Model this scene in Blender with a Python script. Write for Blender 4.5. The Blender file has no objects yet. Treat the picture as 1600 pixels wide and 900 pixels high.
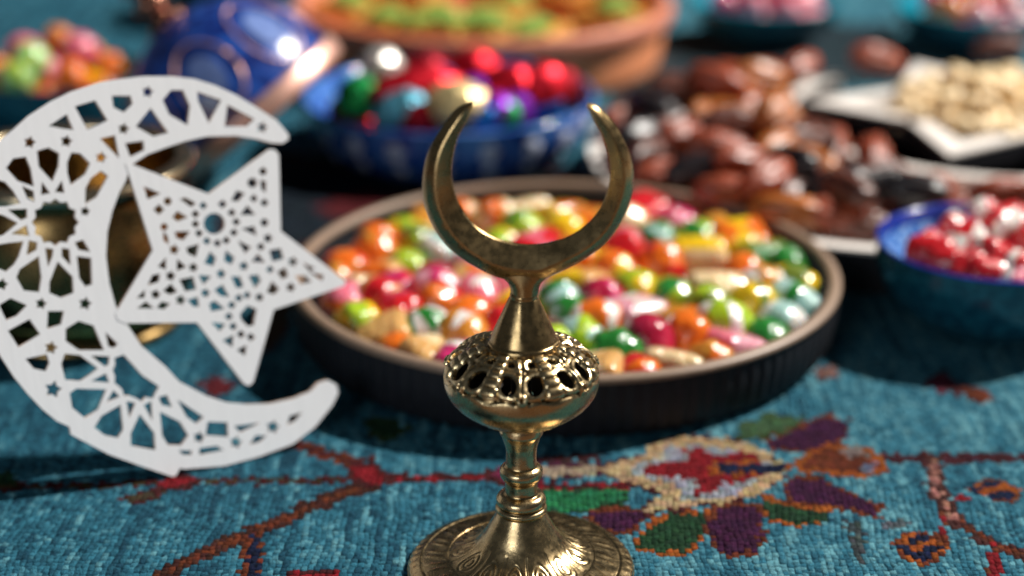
import bpy, bmesh, math, random
import numpy as np
from mathutils import Vector, Matrix, Quaternion
R = math.radians
CM = 0.01
scn = bpy.context.scene
col = scn.collection

# ------------------------------------------------------------------ camera, light, exposure
CAM_H, PITCH, FPX = 28.0, R(21.7), 2700.0        # cm, downward pitch, focal length in pixels of a 1600 wide frame
cam = bpy.data.cameras.new('camera')
cam.sensor_width = 36.0
cam.lens = FPX * 36.0 / 1600.0
cam.clip_start, cam.clip_end = 0.02, 50
cam.dof.use_dof = True
cam.dof.focus_distance = 0.522
cam.dof.aperture_fstop = 4.4
cam.dof.aperture_blades = 0
co = bpy.data.objects.new('camera', cam); col.objects.link(co)
co.location = (0, 0, CAM_H * CM)
co.rotation_euler = (math.pi / 2 - PITCH, 0, 0)
scn.camera = co

w = bpy.data.worlds.new('World'); scn.world = w; w.use_nodes = True
bgn = w.node_tree.nodes['Background']
bgn.inputs['Color'].default_value = (0.80, 0.90, 1.0, 1)
bgn.inputs['Strength'].default_value = 0.055

def area(name, loc, target, size, power, color, shape='DISK', spread=180):
    l = bpy.data.lights.new(name, 'AREA'); l.shape = shape; l.size = size
    l.energy = power; l.color = color; l.spread = R(spread)
    o = bpy.data.objects.new(name, l); col.objects.link(o)
    o.location = loc
    o.rotation_euler = (Vector(target) - Vector(loc)).to_track_quat('-Z', 'Y').to_euler()
    return o
KD = Vector((0.66, 0.24, 0.71)).normalized()
area('key_lamp', Vector((0.0, 0.8, 0)) + KD * 4.0, (0.0, 0.8, 0), 0.17, 340, (1.0, 0.95, 0.88))
area('fill_lamp', (-0.62, -0.62, 0.42), (-0.10, 0.6, 0.05), 0.55, 5.2, (0.90, 0.95, 1.0), 'SQUARE')  # added soft fill, low and out of view, to brighten the white ornament
scn.view_settings.view_transform = 'Standard'
scn.view_settings.look = 'None'
scn.view_settings.exposure = 0.0
scn.view_settings.gamma = 1.0
scn.cycles.use_denoising = True
scn.cycles.max_bounces = 8
scn.cycles.sample_clamp_indirect = 4.0
scn.cycles.caustics_reflective = False
scn.cycles.caustics_refractive = False

# ------------------------------------------------------------------ helpers
CP, SP = math.cos(PITCH), math.sin(PITCH)
def ray(px, py):
    a, b = (px - 800) / FPX, -(py - 450) / FPX
    return Vector((a, CP + b * SP, -SP + b * CP))
def at(px, py, z=0.0):                     # point (cm) of the level plane at height z seen at that place of the photo
    d = ray(px, py); t = (z - CAM_H) / d.z
    return Vector((d.x * t, d.y * t, z))
def on_plane(px, py, p0, n):
    d = ray(px, py); o = Vector((0, 0, CAM_H))
    t = (p0 - o).dot(n) / d.dot(n)
    return o + d * t
def proj(x, y, z):                         # numpy: cm -> photo pixel
    zz = z - CAM_H
    depth = y * CP - zz * SP
    up = y * SP + zz * CP
    return 800 + FPX * x / depth, 450 - FPX * up / depth

def tag(o, label=None, cat=None, group=None, kind=None):
    if label: o['label'] = label
    if cat: o['category'] = cat
    if group: o['group'] = group
    if kind: o['kind'] = kind
    return o
def empty(name, loc=(0, 0, 0), rz=0.0):    # loc in cm
    o = bpy.data.objects.new(name, None); col.objects.link(o)
    o.location = Vector(loc) * CM; o.rotation_euler = (0, 0, rz)
    o.empty_display_size = 0.01
    return o
def link(name, me, parent=None, loc=(0, 0, 0)):
    o = bpy.data.objects.new(name, me); col.objects.link(o)
    o.location = Vector(loc) * CM
    if parent: o.parent = parent
    return o

class MB:
    """collects verts (cm) and faces, becomes one mesh"""
    def __init__(self): self.v, self.f, self.m = [], [], []
    def add(self, vs, fs, mat=0):
        b = len(self.v); self.v += [tuple(p) for p in vs]
        for q in fs: self.f.append(tuple(b + i for i in q)); self.m.append(mat)
    def lathe(self, prof, n=48, mat=0, off=(0, 0), cap0=False, cap1=False, rfun=None):
        vs, fs = [], []
        for (r, z) in prof:
            for i in range(n):
                a = 2 * math.pi * i / n
                rr = r if rfun is None else rfun(r, z, a)
                vs.append((off[0] + rr * math.cos(a), off[1] + rr * math.sin(a), z))
        k = len(prof)
        for j in range(k - 1):
            for i in range(n):
                i2 = (i + 1) % n
                fs.append((j * n + i, j * n + i2, (j + 1) * n + i2, (j + 1) * n + i))
        if cap0: fs.append(tuple(reversed(range(n))))
        if cap1: fs.append(tuple((k - 1) * n + i for i in range(n)))
        self.add(vs, fs, mat)
    def box(self, x0, x1, y0, y1, z0, z1, mat=0):
        vs = [(x0, y0, z0), (x1, y0, z0), (x1, y1, z0), (x0, y1, z0), (x0, y0, z1), (x1, y0, z1), (x1, y1, z1), (x0, y1, z1)]
        self.add(vs, [(3, 2, 1, 0), (4, 5, 6, 7), (0, 1, 5, 4), (1, 2, 6, 5), (2, 3, 7, 6), (3, 0, 4, 7)], mat)
    def tube(self, pts, rad, n=8, mat=0):
        pts = [Vector(p) for p in pts]; vs, fs = [], []
        for i, p in enumerate(pts):
            t = (pts[min(i + 1, len(pts) - 1)] - pts[max(i - 1, 0)]).normalized()
            s = t.cross(Vector((0, 0, 1)) if abs(t.z) < .9 else Vector((1, 0, 0))).normalized(); u = t.cross(s)
            r = rad[i] if isinstance(rad, (list, tuple)) else rad
            for k in range(n):
                a = 2 * math.pi * k / n
                vs.append(p + s * r * math.cos(a) + u * r * math.sin(a))
        for j in range(len(pts) - 1):
            for k in range(n):
                k2 = (k + 1) % n
                fs.append((j * n + k, j * n + k2, (j + 1) * n + k2, (j + 1) * n + k))
        fs.append(tuple(range(n))); fs.append(tuple((len(pts) - 1) * n + k for k in range(n)))
        self.add(vs, fs, mat)
    def mesh(self, name, mats, smooth=True, sharp=None):
        me = bpy.data.meshes.new(name)
        me.from_pydata([(a * CM, b * CM, c * CM) for a, b, c in self.v], [], self.f)
        for m in mats: me.materials.append(m)
        me.polygons.foreach_set('material_index', self.m)
        bm = bmesh.new(); bm.from_mesh(me)
        bmesh.ops.recalc_face_normals(bm, faces=bm.faces)
        bm.to_mesh(me); bm.free()
        if smooth:
            me.polygons.foreach_set('use_smooth', [True] * len(me.polygons))
            if sharp is not None: me.set_sharp_from_angle(angle=R(sharp))
        me.update()
        return me
    def build(self, name, mats, parent=None, loc=(0, 0, 0), smooth=True, sharp=None):
        if not isinstance(mats, (list, tuple)): mats = [mats]
        return link(name, self.mesh(name, mats, smooth, sharp), parent, loc)

# ------------------------------------------------------------------ materials
class NT:
    def __init__(self, name):
        self.mat = bpy.data.materials.new(name); self.mat.use_nodes = True
        self.t = self.mat.node_tree; self.b = self.t.nodes['Principled BSDF']
    def n(self, typ, **kw):
        x = self.t.nodes.new(typ)
        for k, v in kw.items():
            if k in x.inputs: x.inputs[k].default_value = v
            else: setattr(x, k, v)
        return x
    def l(self, a, b): self.t.links.new(a, b)
    def setb(self, **kw):
        for k, v in kw.items(): self.b.inputs[k.replace('_', ' ')].default_value = v
    def coord(self): return self.n('ShaderNodeTexCoord').outputs['Object']
    def noise(self, vec, scale, detail=3, rough=.55):
        x = self.n('ShaderNodeTexNoise', Scale=scale, Detail=detail, Roughness=rough); self.l(vec, x.inputs['Vector']); return x.outputs['Fac']
    def ramp(self, fac, stops):
        x = self.n('ShaderNodeValToRGB'); e = x.color_ramp.elements
        while len(e) < len(stops): e.new(.5)
        for i, (p, c) in enumerate(stops): e[i].position = p; e[i].color = (*c, 1) if len(c) == 3 else c
        self.l(fac, x.inputs['Fac']); return x.outputs['Color']
    def bump(self, h, strength=.3, dist=.0005):
        x = self.n('ShaderNodeBump', Strength=strength, Distance=dist); self.l(h, x.inputs['Height']); self.l(x.outputs['Normal'], self.b.inputs['Normal'])

def simple(name, c, rough=.5, metal=0, nscale=None, var=.25, bump=0, **kw):
    m = NT(name); m.setb(Base_Color=(*c, 1), Roughness=rough, Metallic=metal)
    for k, v in kw.items(): m.b.inputs[k.replace('_', ' ')].default_value = v
    if nscale:
        f = m.noise(m.coord(), nscale)
        m.l(m.ramp(f, [(.3, tuple(x * (1 - var) for x in c)), (.7, tuple(min(1, x * (1 + var)) for x in c))]), m.b.inputs['Base Color'])
        if bump: m.bump(f, bump)
    return m.mat

def brass(name, c_dark, c_mid, c_light, rough=(.20, .40), pit=.25, smooth=False):
    m = NT(name); v = m.coord()
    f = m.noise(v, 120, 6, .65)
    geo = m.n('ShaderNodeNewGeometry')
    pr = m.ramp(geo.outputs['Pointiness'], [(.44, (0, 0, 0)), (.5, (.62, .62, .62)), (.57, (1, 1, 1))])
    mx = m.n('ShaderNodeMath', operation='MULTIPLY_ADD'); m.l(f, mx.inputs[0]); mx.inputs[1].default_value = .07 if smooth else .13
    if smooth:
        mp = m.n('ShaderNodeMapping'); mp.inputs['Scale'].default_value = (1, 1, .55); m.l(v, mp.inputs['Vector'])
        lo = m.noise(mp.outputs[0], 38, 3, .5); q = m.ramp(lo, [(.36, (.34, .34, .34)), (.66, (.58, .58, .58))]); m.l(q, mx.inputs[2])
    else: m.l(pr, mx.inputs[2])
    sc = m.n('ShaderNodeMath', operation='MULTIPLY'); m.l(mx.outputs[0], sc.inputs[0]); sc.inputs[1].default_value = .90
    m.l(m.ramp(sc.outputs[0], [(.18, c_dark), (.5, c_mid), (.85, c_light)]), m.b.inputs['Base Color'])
    f2 = m.noise(v, 380, 4, .6)
    rr = m.ramp(f2, [(.3, (rough[0],) * 3), (.72, (rough[1],) * 3)])
    m.l(rr, m.b.inputs['Roughness'])
    m.setb(Metallic=1.0)
    f3 = m.noise(v, 900, 3, .6)
    m.bump(f3, pit, .0002)
    return m.mat

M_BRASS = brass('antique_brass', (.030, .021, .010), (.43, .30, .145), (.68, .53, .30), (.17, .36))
M_BRASS_S = brass('worn_brass', (.045, .026, .011), (.46, .32, .15), (.70, .54, .28), (.20, .38), .2, True)
M_BRASS_POT = brass('dark_brass', (.03, .018, .008), (.17, .105, .04), (.38, .26, .11), (.18, .34), .2)
M_HOLE = simple('tarnished_inside', (.03, .025, .02), .6, .6)
m_ = NT('white_painted_board'); v_ = m_.coord(); mp_ = m_.n('ShaderNodeMapping'); mp_.inputs['Scale'].default_value = (1, .12, 1); m_.l(v_, mp_.inputs['Vector'])
f_ = m_.noise(mp_.outputs[0], 420, 5, .6); m_.l(m_.ramp(f_, [(.25, (.85, .86, .88)), (.6, (.88, .89, .91))]), m_.b.inputs['Base Color']); m_.setb(Roughness=.5); m_.bump(f_, .18, .0004)
M_WHITE = m_.mat
M_RED_EDGE = simple('scorched_cut_edge', (.50, .36, .28), .75, 0, 260, .35)

# ------------------------------------------------------------------ rug: pile of knots on a backing
def lin(r, g, b):
    f = lambda c: (c / 255 / 12.92) if c <= 10 else ((c / 255 + .055) / 1.055) ** 2.4
    return (f(r), f(g), f(b))
def inpoly(X, Y, poly):
    inside = np.zeros(X.shape, bool); n = len(poly)
    dmin = np.full(X.shape, 1e9)
    for i in range(n):
        x1, y1 = poly[i]; x2, y2 = poly[(i + 1) % n]
        c = ((y1 > Y) != (y2 > Y))
        with np.errstate(divide='ignore', invalid='ignore'):
            xi = (x2 - x1) * (Y - y1) / (y2 - y1 + 1e-12) + x1
        inside ^= c & (X < xi)
        t = np.clip(((X - x1) * (x2 - x1) + (Y - y1) * (y2 - y1)) / ((x2 - x1) ** 2 + (y2 - y1) ** 2 + 1e-9), 0, 1)
        dmin = np.minimum(dmin, np.hypot(X - x1 - t * (x2 - x1), Y - y1 - t * (y2 - y1)))
    return inside, dmin
def stroke(X, Y, pts):
    d = np.full(X.shape, 1e9)
    for (x1, y1), (x2, y2) in zip(pts[:-1], pts[1:]):
        t = np.clip(((X - x1) * (x2 - x1) + (Y - y1) * (y2 - y1)) / ((x2 - x1) ** 2 + (y2 - y1) ** 2 + 1e-9), 0, 1)
        d = np.minimum(d, np.hypot(X - x1 - t * (x2 - x1), Y - y1 - t * (y2 - y1)))
    return d
MAROON, RED, CREAM, NAVY = (.055, .010, .012), (.20, .008, .014), (.44, .31, .17), (.006, .012, .04)
PURPLE, GREEN, BGREEN, ORANGE = (.042, .008, .036), (.012, .045, .020), (.015, .15, .060), (.28, .070, .012)
GREY, PINKISH, RUST, OLIVE = (.27, .29, .34), (.34, .15, .12), (.12, .028, .012), (.035, .06, .02)
# motifs drawn as the weaver's cartoon, plus dark patches, some of them painted shade: (polygon traced in the photo, fill, outline, outline width px)
POLYS = [
 ([(1030,50),(1100,40),(1400,35),(1430,130),(1300,140),(1040,140)], (.022,.042,.054), None, 0),  # shade among the far bowls painted into the rug colour
 ([(960,60),(1040,60),(1040,250),(940,260)], (.05,.055,.055), None, 0),  # plain dark grey patch beside the clay dish
 ([(230,10),(440,0),(450,70),(260,60)], (.012,.05,.07), None, 0),  # plain dark teal patch around the far bowl
 ([(330,392),(345,300),(420,225),(560,262),(760,262),(940,262),(1010,300),(930,330),(700,330),(560,345),(470,392),(400,408)], (.010,.018,.028), MAROON, 7),  # dark ground with the shadow of bowl and lid painted in
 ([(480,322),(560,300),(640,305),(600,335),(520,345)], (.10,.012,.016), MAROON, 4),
 ([(300,600),(345,585),(372,604),(335,622)], (.11,.014,.02), MAROON, 4),
 ([(395,470),(440,400),(470,420),(450,520),(405,560)], (.055,.042,.030), MAROON, 3),  # dark brown ground with the tray's shadow painted in
 ([(560,655),(600,650),(650,668),(600,690)], GREEN, OLIVE, 3),
 ([(1150,662),(1200,645),(1258,652),(1262,664),(1200,682),(1150,688)], (.05,.11,.05), OLIVE, 5),
 ([(1190,690),(1240,668),(1290,645),(1330,655),(1328,685),(1300,700),(1255,708),(1205,708)], PURPLE, RUST, 6),
 ([(1225,728),(1290,692),(1365,700),(1390,735),(1345,748),(1275,740)], RUST, ORANGE, 8),
 ([(1300,700),(1335,696),(1362,710),(1330,718)], (.16,.13,.12), None, 0),
 ([(1345,724),(1370,722),(1368,738),(1345,738)], (.12,.14,.22), None, 0),
 ([(1222,748),(1265,738),(1330,768),(1382,788),(1376,812),(1310,795),(1225,785)], PURPLE, RUST, 6),
 ([(1188,772),(1240,785),(1305,795),(1290,818),(1235,824),(1190,810)], GREEN, ORANGE, 6),
 ([(1108,792),(1150,782),(1188,786),(1198,830),(1188,868),(1130,872),(1098,832)], PURPLE, RUST, 8),
 ([(998,830),(1045,795),(1108,798),(1100,838),(1075,868),(1030,866),(985,858)], GREEN, ORANGE, 6),
 ([(908,798),(960,790),(1025,800),(995,826),(962,838),(925,824)], PURPLE, RUST, 6),
 ([(835,764),(985,764),(978,786),(925,796),(880,806),(840,806)], BGREEN, GREEN, 3),
 ([(836,731),(932,727),(934,741),(836,745)], (.34,.26,.19), None, 0),
 ([(925,732),(960,716),(1000,712),(1010,692),(1070,678),(1150,686),(1200,704),(1232,728),(1215,756),(1180,776),(1120,790),(1045,798),(1008,806),(1000,788),(1036,772),(985,758)], CREAM, MAROON, 3),
 ([(975,732),(1030,716),(1040,700),(1085,694),(1140,700),(1205,724),(1180,752),(1140,776),(1065,782),(1058,756),(1010,746)], GREY, None, 0),
 ([(995,734),(1030,722),(1075,722),(1062,702),(1098,698),(1110,712),(1165,704),(1190,722),(1196,736),(1170,750),(1128,756),(1115,770),(1078,774),(1090,748),(1035,746)], RED, None, 0),
 ([(1110,722),(1180,716),(1180,744),(1110,744)], ORANGE, None, 0),
 ([(1118,726),(1222,722),(1222,738),(1118,738)], NAVY, None, 0),
 ([(1392,850),(1418,828),(1462,836),(1484,852),(1470,872),(1442,886),(1408,874)], ORANGE, RUST, 4),
 ([(1422,838),(1444,834),(1446,848),(1424,850)], NAVY, None, 0),
 ([(1400,852),(1424,852),(1436,862),(1430,874),(1416,864)], NAVY, None, 0),
 ([(1448,850),(1470,850),(1466,862),(1446,862)], NAVY, None, 0),
 ([(1430,862),(1460,866),(1452,882),(1436,878)], NAVY, None, 0),
 ([(1508,764),(1535,746),(1570,750),(1598,764),(1590,784),(1550,784)], ORANGE, RUST, 4),
 ([(1534,750),(1564,752),(1560,762),(1534,762)], NAVY, None, 0),
 ([(1546,768),(1580,768),(1578,782),(1550,780)], NAVY, None, 0),
 ([(1512,762),(1538,764),(1530,774),(1514,770)], NAVY, None, 0),
 ([(240,752),(280,738),(318,750),(290,764),(255,766)], RED, MAROON, 4),
 ([(180,778),(230,764),(270,764),(240,780),(205,788)], (.05,.035,.02), MAROON, 3),
 ([(545,722),(585,716),(600,738),(635,738),(635,755),(590,762),(545,756)], RED, MAROON, 8),
 ([(755,738),(785,726),(812,738),(812,756),(780,760)], (.16,.02,.06), MAROON, 4),
 ([(1375,816),(1420,812),(1424,822),(1380,826)], (.08,.10,.12), None, 0),
 ([(1322,812),(1345,812),(1352,852),(1340,880),(1326,850)], (.045,.06,.065), None, 0),
 ([(1545,868),(1562,862),(1568,890),(1560,905),(1545,905)], RED, RUST, 3),
 ([(1500,600),(1545,608),(1562,626),(1540,632),(1490,616)], RUST, MAROON, 4),
 ([(1440,596),(1475,580),(1500,600),(1470,618)], (.10,.02,.04), MAROON, 3),
 ([(1270,576),(1310,568),(1312,590),(1280,594)], (.22,.12,.10), MAROON, 3),
 ([(378,832),(412,826),(408,905),(372,905)], RUST, None, 0),
 ([(392,832),(404,832),(402,905),(388,905)], NAVY, None, 0),
 ([(446,892),(530,892),(540,910),(446,910)], RED, MAROON, 3),
 ([(-40,742),(20,735),(25,752),(-40,760)], GREEN, None, 0),
]
STROKES = [   # points, half width px, colour, inner colour, inner half width
 ([(-60,760),(180,757),(300,752),(540,750)], 5, MAROON, (.045,.035,.015), 1.5),
 ([(630,748),(760,745)], 6, MAROON, RED, 2),
 ([(585,756),(530,772),(440,812),(360,846),(300,872),(240,905)], 10, (.05,.016,.012), RUST, 3),
 ([(560,724),(520,712),(450,690)], 9, RUST, MAROON, 3),
 ([(835,718),(935,712)], 7, (.05,.02,.025), MAROON, 3),
 ([(835,737),(935,733)], 12, (.06,.012,.03), None, 0),
 ([(835,759),(985,760)], 5, RED, MAROON, 2),
 ([(1385,716),(1640,714)], 7, MAROON, (.05,.012,.02), 4),
 ([(1460,722),(1462,760),(1482,800),(1500,818)], 13, (.055,.02,.018), PINKISH, 5),
 ([(1500,818),(1540,842),(1570,858),(1640,876)], 8, (.06,.02,.018), RUST, 2.5),
 ([(1478,800),(1470,835)], 6, RUST, RED, 3),
 ([(1490,776),(1530,776)], 3, RED, None, 0),
 ([(1548,850),(1552,872)], 5, RED, None, 0),
]
def rug_colour(x, y, rng):
    n = len(x)
    cx = np.floor(x / .26).astype(int); cy = np.floor(y / .30).astype(int)
    colj = np.random.RandomState(5).normal(0, 1, 4000)[(cx + 2000) % 4000]
    rowj = np.cumsum(np.random.RandomState(6).normal(0, .32, 4000)); rowj -= np.convolve(rowj, np.ones(40) / 40, 'same')
    rowj = rowj[(cy + 100) % 4000]
    lowf = np.sin(x * .21 + 1.3 * np.sin(y * .13)) * .5 + np.sin(y * .31 + x * .05) * .5
    strk = np.random.RandomState(8).normal(0, 1, (600, 140)); strk = (strk + np.roll(strk, 1, 1) + np.roll(strk, -1, 1)) / 1.73
    fy = y / .9; iy = np.floor(fy).astype(int); fr = fy - iy
    st = strk[(cx + 300) % 600, iy % 140] * (1 - fr) + strk[(cx + 300) % 600, (iy + 1) % 140] * fr
    t = .47 + .05 * colj + .17 * st + .05 * np.clip(rowj, -2, 2) + .10 * lowf + rng.normal(0, .17, n) + .15 * np.tanh((x - 2) / 9.0)  # tanh term: weaker light on the left, put into the wool colour
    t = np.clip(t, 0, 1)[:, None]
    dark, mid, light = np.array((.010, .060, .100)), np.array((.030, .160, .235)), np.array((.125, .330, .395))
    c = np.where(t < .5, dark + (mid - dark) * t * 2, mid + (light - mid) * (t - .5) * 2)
    # woven outlines step from knot to knot: measure every motif at the knot, with a little unevenness
    c0 = c.copy()
    px, py = proj(x, y, np.zeros(n))
    px = px + rng.normal(0, 2.6, n); py = py + rng.normal(0, 1.8, n)
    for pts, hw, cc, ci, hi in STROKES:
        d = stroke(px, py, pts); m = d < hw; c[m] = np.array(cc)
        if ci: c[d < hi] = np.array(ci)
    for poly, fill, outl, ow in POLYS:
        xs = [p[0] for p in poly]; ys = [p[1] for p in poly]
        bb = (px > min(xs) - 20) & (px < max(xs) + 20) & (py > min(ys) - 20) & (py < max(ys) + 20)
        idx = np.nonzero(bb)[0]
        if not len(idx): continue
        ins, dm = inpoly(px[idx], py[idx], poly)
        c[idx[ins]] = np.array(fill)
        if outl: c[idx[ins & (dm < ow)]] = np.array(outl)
    # further motifs of the same rug where no photo shows it: blossoms on a lattice off to the sides and far back
    mot = np.any(np.abs(c - c0) > 1e-6, axis=1)
    c[mot] *= rng.uniform(.68, 1.32, mot.sum())[:, None] * np.array([rng.uniform(.88, 1.12, mot.sum()) for _ in range(3)]).T
    for (bx, by) in [(-46,70),(-44,104),(47,62),(52,100),(14,142),(-40,138),(48,138)]:
        r = np.hypot(x - bx, (y - by) * 1.1); a = np.arctan2(y - by, x - bx)
        rr = 4.2 + .9 * np.cos(5 * a)
        c[r < rr] = np.array(ORANGE); c[r < rr - .5] = np.array(PURPLE)
        c[r < rr * .6] = np.array(CREAM); c[r < rr * .42] = np.array(RED)
    c *= rng.uniform(.86, 1.14, n)[:, None]
    return np.clip(c, 0, 1)

def knots(x, y, sx, sy, rng, h0):
    n = len(x)
    z = h0 + rng.normal(0, .008, n)
    tx, ty = rng.normal(0, .010, n), rng.normal(0, .006, n)
    jx, jy = rng.normal(0, .09, n) * sx, rng.normal(0, .12, n) * sy
    V = np.zeros((n, 8, 3))
    for k, (a, b) in enumerate([(-1, -1), (1, -1), (1, 1), (-1, 1)]):
        V[:, k, 0] = x + a * sx * .56 + jx * .5; V[:, k, 1] = y + b * sy * .56 + jy * .5; V[:, k, 2] = .062
        V[:, k + 4, 0] = x + a * sx * .455 + jx * .8; V[:, k + 4, 1] = y + b * sy * .57 + jy * .6; V[:, k + 4, 2] = z + a * tx + b * ty
    F = np.array([(4, 5, 6, 7), (0, 1, 5, 4), (1, 2, 6, 5), (2, 3, 7, 6), (3, 0, 4, 7)])
    return V, F
def build_rug():
    rng = np.random.RandomState(11)
    parts = []
    def region(y0, y1, sx, sy, margin, full=None):
        ny = int((y1 - y0) / sy); out = []
        for j in range(ny):
            y = y0 + (j + .5) * sy
            half = (y * CP + CAM_H * SP) * 800 / FPX + (margin or 0)
            nx = int((full or half) / sx)
            xs = (np.arange(-nx, nx + 1)) * sx + rng.normal(0, .01, 2 * nx + 1) + .06 * math.sin(y * .5)
            kk = np.arange(-nx, nx + 1)
            xs = xs + .09 * np.sin(y * .7 + xs * .25) + .05 * np.sin(y * 2.1 + xs * .9)
            if full and margin is not None:      # only the part of the rug beyond the finer knots
                sel = np.abs(xs) > half + .1; xs = xs[sel]; kk = kk[sel]
            out.append(np.stack([xs, np.full(len(xs), y) + sy * .22 * np.sin(kk * 12.9898) + rng.normal(0, sy * .10, len(xs))], 1))
        return np.concatenate(out)
    P1 = region(40, 72, .205, .215, 3.0)
    P2 = region(72, 150, .36, .40, None, 58.0)
    P3 = region(40, 72, .36, .40, 3.0, 58.0)
    Vs, Fs, Cs, b = [], [], [], 0
    for P, sx, sy in ((P1, .205, .215), (P2, .36, .40), (P3, .36, .40)):
        V, F = knots(P[:, 0], P[:, 1], sx, sy, rng, .10)
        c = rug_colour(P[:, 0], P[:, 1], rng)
        n = len(P)
        Vs.append(V.reshape(-1, 3)); Fs.append((F[None] + (np.arange(n) * 8)[:, None, None]).reshape(-1, 4) + b)
        Cs.append(np.repeat(c, 8, 0)); b += n * 8
    V, F, C = np.concatenate(Vs), np.concatenate(Fs), np.concatenate(Cs)
    V[:, 2] -= .11                               # pile tips end at about z = 0
    me = bpy.data.meshes.new('pile')
    me.vertices.add(len(V)); me.vertices.foreach_set('co', (V * CM).astype(np.float32).ravel())
    me.loops.add(F.size); me.loops.foreach_set('vertex_index', F.astype(np.int32).ravel())
    me.polygons.add(len(F)); me.polygons.foreach_set('loop_start', np.arange(0, F.size, 4, dtype=np.int32))
    me.polygons.foreach_set('use_smooth', np.ones(len(F), bool))
    a = me.color_attributes.new('dye_and_shade', 'FLOAT_COLOR', 'POINT')
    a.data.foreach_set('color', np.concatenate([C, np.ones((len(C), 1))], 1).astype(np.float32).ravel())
    me.update(calc_edges=True); me.validate()
    m = NT('wool_pile'); at_ = m.n('ShaderNodeAttribute'); at_.attribute_name = 'dye_and_shade'
    f = m.noise(m.coord(), 1400, 3, .6)
    hs = m.n('ShaderNodeHueSaturation'); m.l(at_.outputs['Color'], hs.inputs['Color'])
    mr = m.n('ShaderNodeMapRange'); m.l(f, mr.inputs['Value']); mr.inputs['To Min'].default_value = .55; mr.inputs['To Max'].default_value = 1.45
    m.l(mr.outputs[0], hs.inputs['Value']); m.l(hs.outputs[0], m.b.inputs['Base Color'])
    m.setb(Roughness=.85); m.b.inputs['Sheen Weight'].default_value = .0; m.b.inputs['Sheen Roughness'].default_value = .4
    m.b.inputs['Specular IOR Level'].default_value = .12
    f2 = m.noise(m.coord(), 3200, 2, .6); ad = m.n('ShaderNodeMath', operation='MULTIPLY_ADD'); m.l(f2, ad.inputs[0]); ad.inputs[1].default_value = .6; m.l(f, ad.inputs[2])
    m.bump(ad.outputs[0], .9, .0012)
    me.materials.append(m.mat)
    root = empty('rug'); tag(root, 'teal blue hand knotted wool rug with red, purple and cream flower motifs, under everything', 'rug')
    pile = link('pile', me, root); pile['kind'] = 'stuff'
    bk = MB(); bk.box(-58.5, 58.5, 39.5, 151, -.9, -.10)
    mb = NT('rug_ground'); v = mb.coord(); f = mb.noise(v, 260, 4)
    mb.l(mb.ramp(f, [(.3, (.012, .02, .03)), (.7, (.03, .06, .08))]), mb.b.inputs['Base Color']); mb.setb(Roughness=.95); mb.bump(f, .6, .002)
    bk.build('backing', mb.mat, root, smooth=False)
build_rug()
fl = MB(); fl.box(-260, 260, -200, 420, -2.5, -.95)
mf = NT('dark_wood'); v = mf.coord(); mp = mf.n('ShaderNodeMapping'); mp.inputs['Scale'].default_value = (1, .08, 1); mf.l(v, mp.inputs['Vector'])
f = mf.noise(mp.outputs[0], 60, 5); mf.l(mf.ramp(f, [(.3, (.06, .032, .018)), (.7, (.16, .09, .05))]), mf.b.inputs['Base Color']); mf.setb(Roughness=.55)
fo = fl.build('floor', mf.mat, smooth=False); fo['kind'] = 'structure'

# ------------------------------------------------------------------ brass crescent finial (in focus)
DF = 46.7
FN, FP = Vector((0, 1, 0)), Vector((0, DF, 0))
AX = on_plane(814, 888, FP, FN).x
def fp(px, py): p = on_plane(px, py, FP, FN); return p.x - AX, p.z
def prof(lst, ax=814):                     # (photo y, half width px) -> (r, z)
    out = []
    for y, r in lst:
        a = fp(ax + r, y); b = fp(ax - r, y); out.append(((a[0] - b[0]) / 2, a[1]))
    return out
def densify(p, k):
    out = []
    P = [p[0]] + list(p) + [p[-1]]
    for i in range(1, len(P) - 2):
        p0, p1, p2, p3 = [np.array(q) for q in P[i - 1:i + 3]]
        for s in range(k):
            t = s / k
            out.append(tuple(.5 * ((2 * p1) + (-p0 + p2) * t + (2 * p0 - 5 * p1 + 4 * p2 - p3) * t * t + (-p0 + 3 * p1 - 3 * p2 + p3) * t ** 3)))
    out.append(tuple(p[-1])); return out

fin = empty('crescent_finial', (AX, DF, 0))
tag(fin, 'antique brass crescent finial with pierced ball and round foot, standing in front', 'finial')
# foot: bell + engraved dish, relief is real geometry
bell = prof([(799, 37), (806, 41), (820, 50), (835, 60), (848, 72)])
zb = bell[-1][1]
foot_prof = densify(bell + [(1.72, zb - .20), (2.02, zb - .34), (2.24, zb - .415), (2.30, zb - .405), (2.6, zb - .47), (2.98, zb - .56), (3.06, zb - .585), (3.14, zb - .57), (3.32, zb - .64), (3.46, zb - .74), (3.52, zb - .88), (3.50, .12), (3.40, .02), (3.2, 0)], 9)
NA = 480
def foot_relief(r, z, a):
    h = 0.0
    if 2.32 < r < 2.96 and z > .2:                       # leaf ring
        u = (r - 2.32) / .64; k = 22
        ph = (a * k / (2 * math.pi) + .35 * u) % 1.0
        w = abs(ph - .5) * 2
        edge = math.sin(math.pi * u) ** .6
        h = .030 * (max(0, 1 - abs(w - .62) / .22) * edge - .7 * max(0, 1 - w / .25) * edge * (1 - u))
    elif 1.25 < r < 2.2 and z > .2:                       # scrolls on the bell
        u = (r - 1.25) / .95; k = 13
        ph = ((a * k / (2 * math.pi)) % 1.0 - .5) * 2
        d = math.hypot(ph * .75, (u - .55) * 1.15)
        h = -.024 * max(0, 1 - abs(d - .42) / .06) - .022 * max(0, 1 - abs(d - .2) / .06)
        h -= .016 * max(0, 1 - abs(abs(ph) - .93) / .07)
    elif r > 3.18 and z > .08:                            # beaded rim
        k = 58
        h = .014 * math.sin(a * k) * (1 if r > 3.3 else .4) * (.6 + .4 * math.sin(a * 5))
    return h
fb = MB(); vs, fs = [], []
nrm = []
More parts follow.
